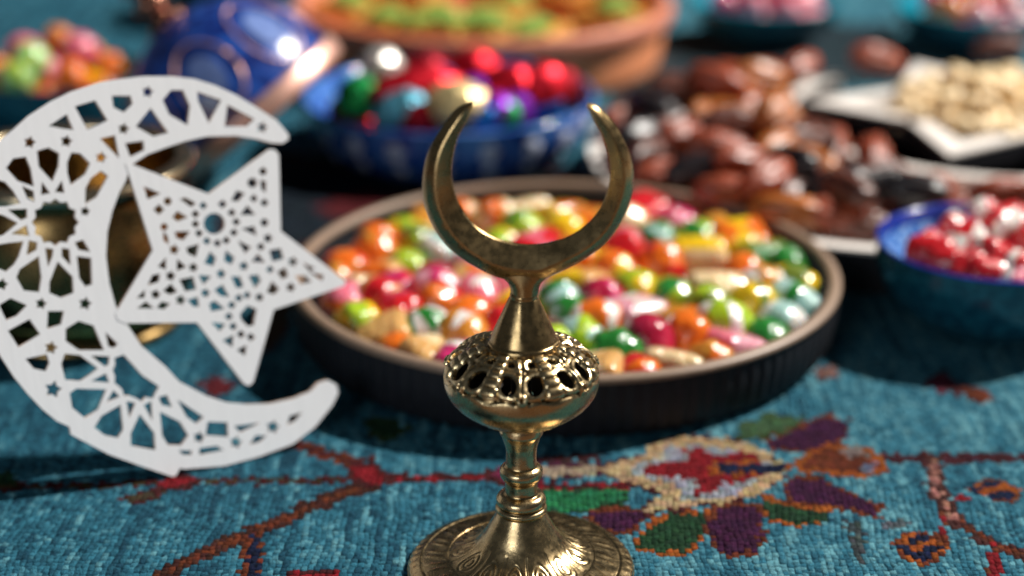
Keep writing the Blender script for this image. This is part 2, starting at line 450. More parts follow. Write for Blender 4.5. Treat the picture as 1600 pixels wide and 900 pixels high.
for j, (r, z) in enumerate(foot_prof):
    p0, p1 = foot_prof[max(j - 1, 0)], foot_prof[min(j + 1, len(foot_prof) - 1)]
    t = Vector((p1[0] - p0[0], p1[1] - p0[1])).normalized(); nrm.append((-t.y if -t.y > 0 or True else 0, t.x))
for j, (r, z) in enumerate(foot_prof):
    nr, nz = -nrm[j][0] * -1, nrm[j][1]
    if nz < 0: nr, nz = -nr, -nz
    if r > 3.4: nr, nz = 1, 0
    for i in range(NA):
        a = 2 * math.pi * i / NA
        h = foot_relief(r, z, a)
        vs.append(((r + h * nr) * math.cos(a), (r + h * nr) * math.sin(a), z + h * nz))
for j in range(len(foot_prof) - 1):
    for i in range(NA):
        i2 = (i + 1) % NA
        fs.append((j * NA + i, j * NA + i2, (j + 1) * NA + i2, (j + 1) * NA + i))
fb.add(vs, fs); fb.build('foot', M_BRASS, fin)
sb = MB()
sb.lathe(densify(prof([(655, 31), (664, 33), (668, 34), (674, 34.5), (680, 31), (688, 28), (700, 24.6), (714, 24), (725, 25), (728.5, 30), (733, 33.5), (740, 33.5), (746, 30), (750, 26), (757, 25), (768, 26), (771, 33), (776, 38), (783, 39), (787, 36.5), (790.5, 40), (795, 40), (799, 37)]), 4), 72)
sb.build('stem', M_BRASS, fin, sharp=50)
cb = MB()
rr_ = random.Random(3)
cprof = densify(prof([(456, 20), (460, 22), (464, 22), (467, 24), (480, 30.5), (500, 40), (518, 48.5), (528, 52.5), (531, 55.5), (536, 57), (541, 56), (543, 50)], 818), 4)
def facet(r, z, a):
    return r * (1 + .012 * math.cos(7 * a + .4) + .006 * math.sin(13 * a + z * 2))
cb.lathe(cprof, 96, rfun=facet)
cb.build('cone', M_BRASS_S, fin, (0.06, 0, 0), sharp=60)

# pierced ball: a shell with real cut-outs, relief raised round them
bprof = densify(prof([(535, 50), (541, 70), (547, 85), (556, 101), (567, 114), (578, 120.5), (590, 122), (604, 119), (616, 111.5), (628, 99), (640, 80), (650, 57), (659, 33)], 813), 8)
bp = np.array(bprof); seg = np.r_[0, np.cumsum(np.hypot(*np.diff(bp, axis=0).T))]
NV, NB = 110, 560
sv = np.linspace(0, seg[-1], NV); br = np.interp(sv, seg, bp[:, 0]); bz = np.interp(sv, seg, bp[:, 1])
L = seg[-1]
def holes_at(S, A):
    """signed distance (cm-ish) to the nearest cut-out and relief height on the ball, S = arc length from the top, A = angle"""
    per = 2 * math.pi / 7
    ph = (A + math.pi / 2 + per / 2) % per - per / 2
    rad = np.interp(S, sv, br)
    X = ph * rad; u = S / L
    d = np.full(S.shape, 9.0)
    def ell(cx, cu, rx, ru, rot=0.0):
        for sgn in (-1, 1):
            dx = X - sgn * cx; du = S - cu * L
            c, s_ = math.cos(rot * sgn), math.sin(rot * sgn)
            ex = (dx * c + du * s_) / rx; eu = (-dx * s_ + du * c) / ru
            nonlocal_d.append((np.hypot(ex, eu) - 1) * min(rx, ru))
    nonlocal_d = []
    ell(.40, .275, .26, .33, .12)          # big oval pair beside the Y piece
    ell(.31, .105, .15, .13, -.3)           # small upper pair
    ell(.45, .86, .30, .20, .25)           # cut-outs underneath
    for q in nonlocal_d: d = np.minimum(d, q)
    h = np.zeros(S.shape)
    top = (u > .03) & (u < .40)
    h += np.where(top, .034 * np.clip(1 - np.abs(d - .07) / .09, 0, 1), 0)      # lips round the holes
    yy = np.abs(X) - (.05 + .10 * np.clip((.17 - u) / .15, 0, 1))
    h += np.where(top, .05 * np.clip(1 - np.abs(yy) / .13, 0, 1), 0)             # Y piece
    curl = np.hypot(X, S - .375 * L); h += .09 * np.clip(1 - np.abs(curl - .10) / .09, 0, 1)
    wave = .395 + .014 * np.cos(ph * 14)
    h -= .05 * np.clip(1 - np.abs(u - wave) / .022, 0, 1) * (np.abs(X) > .18)    # groove above the plain belly
    h -= np.where(top & (d > .16), .03, 0)
    h += np.where((u > .74) & (u < .95), .035 * np.clip(1 - np.abs(d - .05) / .06, 0, 1), 0)
    return d, h
Sg, Ag = np.meshgrid(sv, np.linspace(0, 2 * math.pi, NB, endpoint=False), indexing='ij')
D0, Hh = holes_at(Sg, Ag)
ds, da = sv[1] - sv[0], 2 * math.pi / NB
gs = (holes_at(Sg + 1e-3, Ag)[0] - D0) / 1e-3
rad_g = np.interp(Sg, sv, br)
ga = (holes_at(Sg, Ag + 1e-3)[0] - D0) / (1e-3 * rad_g)
gl = np.maximum(gs ** 2 + ga ** 2, .2)
near = np.abs(D0) < .022
S2 = Sg - np.where(near, D0 * gs / gl, 0); A2 = Ag - np.where(near, D0 * ga / gl / rad_g, 0)
S2 = np.clip(S2, 0, L)
nr_ = np.gradient(bz, sv); nz_ = np.gradient(br, sv)      # outward normal (-dz/ds, dr/ds)
nR, nZ = -np.interp(S2, sv, nr_), np.interp(S2, sv, nz_)
rS, zS = np.interp(S2, sv, br), np.interp(S2, sv, bz)
def shell(off):
    r_ = rS + (off) * nR; z_ = zS + off * nZ
    return np.stack([r_ * np.cos(A2), r_ * np.sin(A2), z_], -1).reshape(-1, 3)
outer, inner = shell(Hh), shell(-.10)
keep = (D0 > -.010)
kq = keep[:-1] & keep[1:] & np.roll(keep, -1, 1)[:-1] & np.roll(keep, -1, 1)[1:]
dq = (D0[:-1] + D0[1:] + np.roll(D0, -1, 1)[:-1] + np.roll(D0, -1, 1)[1:]) / 4
kq &= dq > 0
bb = MB(); nb = len(outer); faces = []; mats = []
edge_use = {}
for j, i in zip(*np.nonzero(kq)):
    i2 = (i + 1) % NB
    q = (j * NB + i, (j + 1) * NB + i, (j + 1) * NB + i2, j * NB + i2)
    faces.append(q); mats.append(0)
    faces.append(tuple(nb + k for k in reversed(q))); mats.append(1)
    for a, b in ((q[0], q[1]), (q[1], q[2]), (q[2], q[3]), (q[3], q[0])):
        k = (min(a, b), max(a, b)); edge_use[k] = edge_use.get(k, 0) + 1
for (a, b), n_ in edge_use.items():
    if n_ == 1: faces.append((a, b, b + nb, a + nb)); mats.append(0)
used = np.zeros(2 * nb, bool)
for q in faces:
    for k in q: used[k] = True
remap = np.cumsum(used) - 1
allv = np.concatenate([outer, inner])[used]
bb.v = [tuple(p) for p in allv]; bb.f = [tuple(int(remap[k]) for k in q) for q in faces]; bb.m = mats
ball = bb.build('pierced_ball', [M_BRASS, M_HOLE], fin, sharp=55)
core = MB(); core.lathe([(.30, zS.min() + .02), (.32, zS.max() - .02)], 24)
core.build('core_rod', M_HOLE, fin)
# ribbed straps between the pairs of holes
def ball_pt(s, a, off=0.0):
    r_ = np.interp(s, sv, br) - off * np.interp(s, sv, nr_); z_ = np.interp(s, sv, bz) + off * np.interp(s, sv, nz_)
    return Vector((r_ * math.cos(a), r_ * math.sin(a), z_))
strap_me = None
for k in range(7):
    sm = MB(); a0 = -math.pi / 2 + math.pi / 7
    vs, fs = [], []; NS, NW = 60, 10
    for i in range(NS + 1):
        t = i / NS; s = (.03 + .345 * t) * L
        seg_ = (t * 5.0) % 1.0 if t < 1 else 1.0
        bump_ = math.sqrt(max(0, 1 - (2 * seg_ - 1) ** 2)) * .060
        wd = .17 + .14 * t
        for q in range(NW + 1):
            x = (q / NW - .5) * 2
            hgt = (.03 + bump_) * max(0, 1 - x ** 4) ** .5 + .015 * (abs(x) < .98) - .06 * (abs(x) > .98)
            rloc = max(np.interp(s, sv, br), .3)
            vs.append(ball_pt(s, a0 + x * wd / rloc, hgt))
    for i in range(NS):
        for q in range(NW):
            fs.append((i * (NW + 1) + q, i * (NW + 1) + q + 1, (i + 1) * (NW + 1) + q + 1, (i + 1) * (NW + 1) + q))
    if strap_me is None:
        sm.add(vs, fs); strap_me = sm.mesh('strap', [M_BRASS])
    o = link('strap', strap_me, ball); o.rotation_euler = (0, 0, k * 2 * math.pi / 7)

# crescent: faceted sweep between traced outer and inner contours
outL = [(737,160),(716,168),(698,188),(681,213),(668,240),(661,270),(660,300),(664,325),(675,352),(692,378),(715,400),(745,419),(775,433),(800,440),(824,443)]
inL  = [(738,165),(728,190),(717,212),(709,240),(706,268),(709,292),(717,318),(731,340),(748,357),(770,370),(790,377),(808,381),(826,382)]
outR = [(918,160),(934,166),(955,187),(972,212),(984,240),(990,270),(989,295),(981,325),(966,355),(945,382),(918,403),(890,418),(865,430),(845,440),(824,443)]
inR  = [(917,166),(927,187),(941,212),(950,240),(953,262),(951,290),(943,315),(929,338),(909,357),(885,371),(865,377),(845,381),(826,382)]
def resample(pts, n):
    p = np.array(densify([tuple(map(float, q)) for q in pts], 8)); s = np.r_[0, np.cumsum(np.hypot(*np.diff(p, axis=0).T))]
    t = np.linspace(0, s[-1], n); return np.stack([np.interp(t, s, p[:, 0]), np.interp(t, s, p[:, 1])], 1)
NCS = 64
O = np.concatenate([resample(outL, NCS), resample(outR, NCS)[::-1][1:]]); I = np.concatenate([resample(inL, NCS), resample(inR, NCS)[::-1][1:]])
ms = MB(); vs, fs = [], []; rj = np.random.RandomState(2)
wob = np.convolve(rj.normal(0, 1, len(O) + 20), np.ones(9) / 9, 'same')[10:-10]
for k in range(len(O)):
    ox, oz = fp(*O[k]); ix, iz = fp(*I[k])
    wdt = math.hypot(ox - ix, oz - iz)
    th = .10 + .34 * min(1, wdt / .9)
    def P(f, y): return (ox + (ix - ox) * f, y, oz + (iz - oz) * f)
    rf = .46 + .05 * wob[k]
    ring = [P(.0, .06 * th), P(.05, -.26 * th), P(.20, -.66 * th), P(rf - .05, -.97 * th), P(rf + .03, -1.0 * th), P(.78, -.50 * th), P(.97, -.12 * th), P(1.0, .08 * th), P(.9, .5 * th), P(.5, 1.0 * th), P(.15, .55 * th)]
    vs += ring
NR = 11
for k in range(len(O) - 1):
    for q in range(NR):
        q2 = (q + 1) % NR; fs.append((k * NR + q, k * NR + q2, (k + 1) * NR + q2, (k + 1) * NR + q))
fs.append(tuple(range(NR))); fs.append(tuple((len(O) - 1) * NR + q for q in range(NR)))
ms.add(vs, fs)
# neck below the crescent: an oval web running into the cone top
neck = [(404, 80, .20), (414, 66, .26), (424, 50, .31), (433, 36, .34), (441, 27, .36), (449, 23, .37), (458, 22, .38)]
vs, fs = [], []; NN = 40
nk = [tuple(np.interp(t, range(len(neck)), [q[k] for q in neck]) for k in range(3)) for t in np.linspace(0, len(neck) - 1, 26)]
for (y, hw, dp) in nk:
    xl, z = fp(820 - hw, y); xr, _ = fp(820 + hw, y); cx, hx = (xl + xr) / 2, (xr - xl) / 2
    for i in range(NN):
        a = 2 * math.pi * i / NN
        vs.append((cx + hx * math.cos(a), dp * math.sin(a) * (1 - .12 * math.cos(2 * a)), z))
for j in range(len(nk) - 1):
    for i in range(NN):
        i2 = (i + 1) % NN; fs.append((j * NN + i, j * NN + i2, (j + 1) * NN + i2, (j + 1) * NN + i))
ms.add(vs, fs)
ms.build('crescent', M_BRASS_S, fin, sharp=22)

# ------------------------------------------------------------------ pierced white crescent and star ornament
LEAN, YAW = R(20), R(26)
oU = Vector((math.cos(YAW), math.sin(YAW), 0))
hN = Vector((math.sin(YAW), -math.cos(YAW), 0))
oN = (hN * math.cos(LEAN) + Vector((0, 0, math.sin(LEAN)))).normalized()      # faces the viewer, leaning back
oV = oN.cross(oU).normalized()
if oV.z < 0: oV = -oV
oP = at(273, 745, 0.02)
def orn(px, py):
    p = on_plane(px, py, oP, oN) - oP
    return (p.dot(oU), p.dot(oV))
def tile(ox, oy, s, polys): return [[(ox + x / s, oy + y / s) for x, y in p] for p in polys]
def starp(x, y, r, k=5, inn=.48, rot=0.2): return [(x + r * (1 if i % 2 == 0 else inn) * math.sin(rot + math.pi * i / k), y - r * (1 if i % 2 == 0 else inn) * math.cos(rot + math.pi * i / k)) for i in range(2 * k)]
def dot(x, y, r, n=6): return [(x + r * math.sin(2 * math.pi * i / n), y - r * math.cos(2 * math.pi * i / n)) for i in range(n)]
C_OUT = [(451,210),(433,188),(402,168),(369,148),(336,133),(304,123),(269,119),(224,119),(180,124),(156,128),(111,143),(78,159),(44,181),(22,201),(0,219),(-18,250),(-29,290),(-35,340),(-36,390),(-31,440),(-22,495),(0,555),(22,589),(44,616),(67,640),(89,658),(109,667),(111,679),(130,689),(170,710),(217,727),(270,745),(275,743),(282,731),(287,733),(351,728),(404,714),(458,694),(493,667),(520,633),(529,614),(526,601),(513,594),(499,598),(485,612),(458,623),(422,631),(387,632),(355,629),(324,619),(280,596),(259,573),(221,540),(198,505),(181,478),(171,442),(166,400),(168,362),(176,329),(187,300),(196,284),(205,258),(231,241),(258,231),(291,220),(324,213),(369,212),(402,217),(424,223),(442,224),(451,218)]
C_HOLES = tile(0, 110, 4.5, [
 [(60,685),(100,630),(175,620),(205,690),(225,800),(130,765)], [(275,575),(340,555),(405,590),(400,670),(365,760),(285,670)],
 [(485,650),(510,590),(560,595),(620,655),(590,720),(505,785),(487,720)], [(365,385),(465,325),(500,405),(440,395)],
 [(545,260),(665,225),(740,345),(620,400)], [(725,485),(800,470),(830,600)], starp(210,505,28), starp(468,497,28), starp(870,410,26), starp(712,612,26),
 [(650,765),(710,720),(745,745),(670,880),(610,920),(615,830)], [(300,800),(338,855),(300,862)], [(432,790),(442,850),(403,845)]])
C_HOLES += tile(180, 110, 4.5, [
 [(-8,190),(100,190),(110,230),(60,280),(0,250)], [(165,390),(250,285),(355,430),(270,450)], [(350,210),(400,150),(470,150),(515,250),(500,365),(390,300)],
 [(590,165),(730,215),(660,350),(595,210)], [(790,350),(800,260),(960,345),(920,380),(785,380)], starp(230,150,26), starp(1035,400,24), [(88,522),(188,508),(192,552),(112,590)]])
C_HOLES += tile(0, 300, 4.5, [
 [(390 + (150 if i % 2 == 0 else 128) * math.cos(math.pi * i / 12), 212 + (150 if i % 2 == 0 else 128) * math.sin(math.pi * i / 12)) for i in range(24)],
 [(-90,-70),(-20,-75),(30,-60),(85,0),(125,70),(40,88),(-90,90)], [(75,130),(178,130),(178,172),(150,183)], [(-90,150),(20,175),(105,220),(20,290),(-90,320)],
 [(100,290),(178,250),(190,295)], [(-90,395),(60,370),(150,360),(120,450),(90,500),(40,545),(-60,500)], [(212,352),(252,362),(248,400),(198,430)],
 [(130,600),(150,550),(265,470),(280,600),(265,690),(175,680)], [(410,510),(500,600),(505,700),(430,730),(360,700),(360,640)], [(555,465),(630,475),(635,640),(605,650),(570,600)],
 [(330,405),(365,410),(360,450),(340,510)], [(445,405),(480,410),(490,500),(446,450)], [(545,362),(580,350),(618,408),(562,395)], [(168,-30),(228,0),(233,55),(200,38)],
 starp(600,135,20), starp(600,785,32), starp(290,785,26), starp(15,650,28), [(10,800),(75,760),(170,800),(110,860),(50,885)]])
C_HOLES += tile(0, 480, 4.5, [
 [(350,40),(435,40),(420,110),(345,135)], [(75,170),(205,100),(265,185),(135,265)], [(200,370),(320,345),(335,390),(315,435),(245,420)], starp(360,285,32), starp(375,578,42),
 [(475,160),(555,110),(650,140),(715,290),(560,290),(475,230)], [(750,190),(815,258),(798,275),(772,268)], [(445,400),(465,340),(560,350),(670,430),(565,505),(470,500)],
 [(660,348),(757,357),(752,395),(738,402)], [(662,515),(738,482),(752,518)], [(505,610),(540,585),(730,590),(680,710),(600,765),(520,700)], [(762,658),(800,600),(826,625)]])
C_HOLES += tile(100, 540, 4.286, [
 [(398,75),(430,110),(520,210),(622,278),(600,315),(590,340),(540,332),(520,360),(490,342),(440,322),(412,325),(402,288),(372,258),(352,245),(354,200),(340,165),(356,130),(352,90)],
 [(220,545),(260,480),(370,415),(385,560),(355,605),(280,590)], [(510,480),(595,590),(600,685),(460,660),(460,590)], [(655,460),(770,520),(820,600),(780,655),(705,655),(670,600)],
 [(430,385),(466,392),(440,468)], [(548,402),(578,388),(588,485)], [(648,352),(685,342),(712,402),(662,388)], [(772,375),(918,480),(885,508),(830,468)], starp(905,615,26), [(785,708),(845,712),(845,722),(800,722)]])
C_HOLES += tile(280, 580, 5.623, [
 [(265,460),(410,465),(415,560),(250,550)], [(510,490),(690,460),(540,520)], starp(500,625,38), starp(825,490,42), [(640,630),(680,580),(745,575),(700,610)], [(965,455),(985,405),(1060,375),(1010,425)], [(195,690),(330,672),(365,690),(195,718)]])
S_OUT = [(196,255),(205,256),(326,303),(421,233),(430,234),(436,242),(439,361),(538,437),(541,442),(537,447),(428,484),(396,597),(389,603),(381,599),(308,504),(196,505),(184,500),(180,490),(239,391)]
S_HOLES = tile(180, 230, 4.5, [
 [(215,290),(300,325),(235,350)], dot(308,438,20,4), [(475,368),(490,366),(548,395),(535,406)], [(420,490),(440,465),(490,490),(440,508)], [(435,605),(510,600),(475,640),(440,628)],
 [(515,715),(575,695),(560,755),(522,738)], [(670,755),(695,780),(682,820),(645,808)], [(785,745),(825,780),(812,808),(780,792)], dot(697,537,62,20), dot(370,380,15), dot(345,560,13), [(345,610),(358,630),(368,665),(352,650)],
 starp(415,720,18), dot(565,470,12,4), dot(565,540,12,4), dot(590,605,12,4), dot(645,660,12,4), dot(720,675,12,4), dot(782,655,12,4), dot(835,600,12,4), dot(852,525,12,4), dot(820,460,12,4), dot(755,400,14,4), dot(620,410,11,4),
 [(445,805),(480,838),(445,852)], [(322,832),(350,795),(346,842)], [(835,365),(860,320),(892,330),(860,368)], starp(550,845,15)])
S_HOLES += tile(180, 380, 4.5, [
 [(245,282),(270,235),(300,230),(295,262)], [(170,376),(200,345),(196,372)], [(175,452),(215,425),(255,452)], [(312,447),(330,424),(367,430),(340,452)], starp(285,360,16), starp(390,230,17),
 [(358,332),(390,303),(417,336),(385,348)], [(470,265),(540,250),(555,315),(500,325)], starp(460,400,18), [(530,405),(570,393),(577,432),(553,432)], [(605,235),(655,240),(625,272)], starp(745,215,16), starp(635,350,15),
 [(718,330),(750,308),(787,366),(745,358)], [(675,430),(700,418),(752,456),(685,467)], [(695,565),(757,575),(735,602)], [(778,685),(820,663),(816,712)], [(878,752),(912,733),(906,772)], dot(820,435,12,4), dot(800,515,12,4), dot(830,585,12,4), [(833,245),(870,248),(887,297),(860,302)]])
S_HOLES += tile(350, 230, 4.5, [
 dot(200,250,22), [(270,245),(285,250),(285,300),(275,290)], dot(275,170,14), [(133,467),(165,428),(202,467)], [(143,575),(205,568),(217,607)], [(113,670),(172,705),(150,727)], [(213,797),(240,768),(272,802)],
 [(335,735),(390,725),(405,775),(350,790)], dot(285,390,13,4), dot(285,530,15), starp(310,640,15), dot(260,700,12,4), dot(210,360,11,4), starp(485,805,17), starp(140,835,15), [(393,880),(425,863),(437,900),(413,912)]])
S_HOLES += tile(340, 400, 4.5, [
 [(238,150),(275,143),(292,170),(265,207)], [(363,247),(385,198),(417,230),(395,257)], [(172,412),(215,362),(262,382),(243,478),(215,480),(178,442)], [(563,147),(610,148),(642,175),(590,187)],
 [(655,118),(732,143),(728,156)], [(612,58),(662,84),(650,94)], starp(515,220,15), dot(295,290,14), dot(150,295,12,4), dot(208,275,11,4), dot(165,550,12,4), dot(235,570,12,4), dot(370,95,11,4)])
def grow(poly, d):
    n = len(poly); A = sum(poly[i][0] * poly[(i + 1) % n][1] - poly[(i + 1) % n][0] * poly[i][1] for i in range(n))
    sg = 1 if A > 0 else -1; out = []
    for i in range(n):
        p, a, b = Vector(poly[i]), Vector(poly[i - 1]), Vector(poly[(i + 1) % n])
        e, f = (p - a).normalized(), (b - p).normalized()
        m = Vector((e.y + f.y, -e.x - f.x)) * sg
        if m.length < .3: m = (e - f)
        m.normalize(); k = min(1.7, 1 / max(.35, abs(m.dot(Vector((e.y, -e.x)) * sg))))
        out.append(tuple(p + m * d * k))
    return out
def plate(name, outline, holes, mats, thick, parent, off):
    cu = bpy.data.curves.new(name, 'CURVE'); cu.dimensions = '2D'; cu.fill_mode = 'BOTH'
    cu.extrude = thick / 2 * CM; cu.bevel_depth = 0; cu.offset = 0
    for pts in [outline] + [grow(h, 2.9 if max(p[0] for p in h) - min(p[0] for p in h) > 16 else (3.0 if name == 'star_panel' else 2.4)) for h in holes]:
        q = [orn(*p) for p in pts]
        s = cu.splines.new('POLY'); s.points.add(len(q) - 1); s.use_cyclic_u = True
        for k, (a, b) in enumerate(q): s.points[k].co = (a * CM, b * CM, 0, 1)
    tmp = bpy.data.objects.new(name, cu); col.objects.link(tmp)
    dg = bpy.context.evaluated_depsgraph_get(); dg.update()
    me = bpy.data.meshes.new_from_object(tmp.evaluated_get(dg), depsgraph=dg)
    bpy.data.objects.remove(tmp); bpy.data.curves.remove(cu)
    me.name = name; me.materials.clear()
    for m in mats: me.materials.append(m)
    for p in me.polygons: p.material_index = 0 if abs(p.normal.z) > .5 else 1
    return link(name, me, parent, (0, 0, off))
orn_root = empty('openwork_ornament', oP)
orn_root.rotation_euler = Matrix((oU, oV, oN)).transposed().to_euler()
tag(orn_root, 'white openwork crescent and star cut from thin board, leaning against the brass pot', 'ornament')
plate('crescent_panel', C_OUT, C_HOLES, [M_WHITE, M_RED_EDGE], .26, orn_root, -.15)
plate('star_panel', S_OUT, S_HOLES, [M_WHITE, M_RED_EDGE], .24, orn_root, -.128)

# ------------------------------------------------------------------ unique labels for the many
ORD = ['first', 'second', 'third', 'fourth', 'fifth', 'sixth', 'seventh', 'eighth', 'ninth', 'tenth', 'eleventh', 'twelfth', 'thirteenth', 'fourteenth', 'fifteenth', 'sixteenth', 'seventeenth', 'eighteenth', 'nineteenth', 'twentieth', 'twenty-first', 'twenty-second', 'twenty-third', 'twenty-fourth', 'twenty-fifth', 'twenty-sixth', 'twenty-seventh', 'twenty-eighth']
def single_out(items, inside, centre, rx, ry):
    """items: (object, description); one label each, told apart by look, then by where in its dish, then from left to right"""
    groups = {}
    for o, desc in items:
        x, y = o.location.x / CM - centre[0], o.location.y / CM - centre[1]
        u, v = x / rx, y / ry
        if math.hypot(u, v) < .45: reg = 'in the middle of'
        elif abs(u) > abs(v): reg = 'on the left of' if u < 0 else 'on the right of'
        else: reg = 'at the front of' if v < 0 else 'at the back of'
        groups.setdefault((desc, reg), []).append(o)
    for (desc, reg), os_ in groups.items():
        os_.sort(key=lambda q: q.location.x)
        for k, o in enumerate(os_):
            if len(os_) == 1: o['label'] = f'{desc} {reg} {inside}'
            else:
                wh = 'leftmost' if k == 0 else 'rightmost' if k == len(os_) - 1 else ORD[k] + ' from left'
                o['label'] = f'{desc} {reg} {inside}, {wh}'

# ------------------------------------------------------------------ sweets
def candy_mat(name, c, rough=.17, sss=.5, spec=.5, trans=0.10):
    m = NT(name)
    f = m.noise(m.coord(), 150, 3)
    m.l(m.ramp(f, [(.3, tuple(min(1, x * .95) for x in c)), (.7, tuple(min(1, x * 1.16 + .006) for x in c))]), m.b.inputs['Base Color'])
    m.setb(Roughness=rough)
    m.b.inputs['Subsurface Weight'].default_value = sss
    m.b.inputs['Subsurface Radius'].default_value = (1, .6, .4)
    m.b.inputs['Subsurface Scale'].default_value = .006
    m.b.inputs['Specular IOR Level'].default_value = spec
    m.b.inputs['Transmission Weight'].default_value = trans
    m.b.inputs['Coat Weight'].default_value = .7; m.b.inputs['Coat Roughness'].default_value = .16
    m.bump(m.noise(m.coord(), 300, 2), .8, .0022)
    return m.mat
CC = dict(red=(.62,.012,.02), crimson=(.42,.01,.05), orange=(.80,.17,.01), amber=(.62,.26,.03), yellow=(.85,.55,.01), lime=(.38,.55,.02), green=(.02,.22,.03), olive=(.16,.22,.02),
          pink=(.78,.18,.26), cream=(.82,.62,.36), tan=(.68,.38,.13), white=(.82,.78,.74), teal=(.40,.62,.58), rose=(.78,.36,.44), magenta=(.62,.03,.16), purple=(.22,.02,.25), ltgreen=(.35,.65,.25))
CNAME = dict(lime='lime green', olive='olive green', teal='pale mint', rose='pale pink', ltgreen='light green')
CM_ = {k: candy_mat('sugar_' + k, v) for k, v in CC.items()}
def sweet_mesh(kind, c1, c2, seed=0):
    b = MB(); rnd = random.Random(seed)
    if kind == 'ball':                      # fluted round drop with bands of a second colour
        nu, nv = 28, 14
        for j in range(nv + 1): pass
        vs, fs = [], []
        for j in range(nv + 1):
            t = math.pi * j / nv
            for i in range(nu):
                a = 2 * math.pi * i / nu
                r = 1 + .055 * math.cos(7 * a + 1.5 * math.sin(t)) + .02 * math.cos(3 * a + 4 * t)
                vs.append((.92 * r * math.sin(t) * math.cos(a), .84 * r * math.sin(t) * math.sin(a), .76 * math.cos(t)))
        b.v = vs
        for j in range(nv):
            for i in range(nu):
                i2 = (i + 1) % nu
                b.f.append((j * nu + i, (j + 1) * nu + i, (j + 1) * nu + i2, j * nu + i2))
                b.m.append(1 if (i // 2) % 7 in ((0, 1, 4) if c2 in ('white', 'rose', 'yellow', 'lime', 'cream', 'teal') else (0, 3)) and 1 < j < nv - 2 else 0)
    elif kind == 'barrel':                  # log of rock sweet: rounded ends, two colours along the side
        pr = [(.02, -.98), (.52, -.97), (.68, -.90), (.76, -.74), (.78, -.3), (.79, 0), (.78, .3), (.76, .74), (.68, .90), (.52, .97), (.02, .98)]
        n = 24; vs = []
        for (r, z) in pr:
            for i in range(n):
                a = 2 * math.pi * i / n; vs.append((z, r * math.cos(a), r * math.sin(a)))
        b.v = vs
        for j in range(len(pr) - 1):
            for i in range(n):
                i2 = (i + 1) % n
                b.f.append((j * n + i, j * n + i2, (j + 1) * n + i2, (j + 1) * n + i)); b.m.append(1 if 7 <= i < 17 else 0)
    else:                                   # pillow
        nu, nv = 28, 14; vs = []
        sg = lambda x, p: math.copysign(abs(x) ** p, x)
        for j in range(nv + 1):
            t = math.pi * (j / nv - .5)
            for i in range(nu):
                a = 2 * math.pi * i / nu
                vs.append((.96 * sg(math.cos(t), .42) * sg(math.cos(a), .36), .78 * sg(math.cos(t), .42) * sg(math.sin(a), .36), .62 * sg(math.sin(t), .6)))
        b.v = vs
        for j in range(nv):
            for i in range(nu):
                i2 = (i + 1) % nu
                b.f.append((j * nu + i, j * nu + i2, (j + 1) * nu + i2, (j + 1) * nu + i)); b.m.append(1 if i in (5, 6, 7, 8, 19, 20, 21, 22) else 0)
    return b.mesh('sweet', [CM_[c1], CM_[c2]])
SW = {}
def sweet(kind, c1, c2, loc, size=1.0, rot=None, name='hard_candy', cat='candy', group=None):
    key = (kind, c1, c2)
    if key not in SW: SW[key] = sweet_mesh(*key)
    o = link(name, SW[key], None, loc)
    o.rotation_euler = rot or (0, 0, 0); o.scale = (size,) * 3
    tag(o, None, cat, group)
    return o
def sname(kind, c1, c2):
    n = {'ball': 'round candy', 'barrel': 'barrel candy', 'pillow': 'pillow candy'}[kind]
    a = CNAME.get(c1, c1); c = CNAME.get(c2, c2)
    return f'{a} {n}' if c1 == c2 else f'{a} and {c} {n}'

# ------------------------------------------------------------------ black fluted tray of hard candy
TX, TY, TR, TH = 2.15, 66.3, 11.2, 2.6
tray = empty('fluted_tray', (TX, TY, 0)); tag(tray, 'round black fluted tray with a tan wooden rim, full of hard candy', 'tray')
M_BLACK = simple('black_lacquer', (.009, .010, .014), .6, 0, 300, .2, .05, Specular_IOR_Level=.3)
M_TANRIM = simple('tan_wood_rim', (.27, .185, .13), .45, 0, 420, .14, .1)
tb = MB()
nfl = 112
def flute(r, z, a): return r - .10 * (abs(((a * nfl / (2 * math.pi)) % 1) - .5) * 2) ** 1.5
tb.lathe([(10.35, .06), (10.75, .14), (11.0, .5), (11.16, 1.6), (11.16, 2.36)], nfl * 4, rfun=flute)
tb.lathe([(11.16, 2.36), (11.0, 2.40), (10.5, 2.40)], nfl * 4)
tb.build('side_wall', M_BLACK, tray)
t2 = MB(); t2.lathe([(0.01, .30), (9.8, .30), (10.25, .6), (10.6, 1.5), (10.74, 2.42)], 128); t2.lathe([(0.01, .05), (10.35, .06)], 64)
t2.build('inside', M_BLACK, tray)
t3 = MB(); t3.lathe([(10.72, 2.38), (10.72, 2.56), (10.80, 2.64), (10.96, 2.67), (11.13, 2.63), (11.22, 2.54), (11.22, 2.40), (11.05, 2.37), (10.72, 2.38)], 160)
t3.build('rim', M_TANRIM, tray)

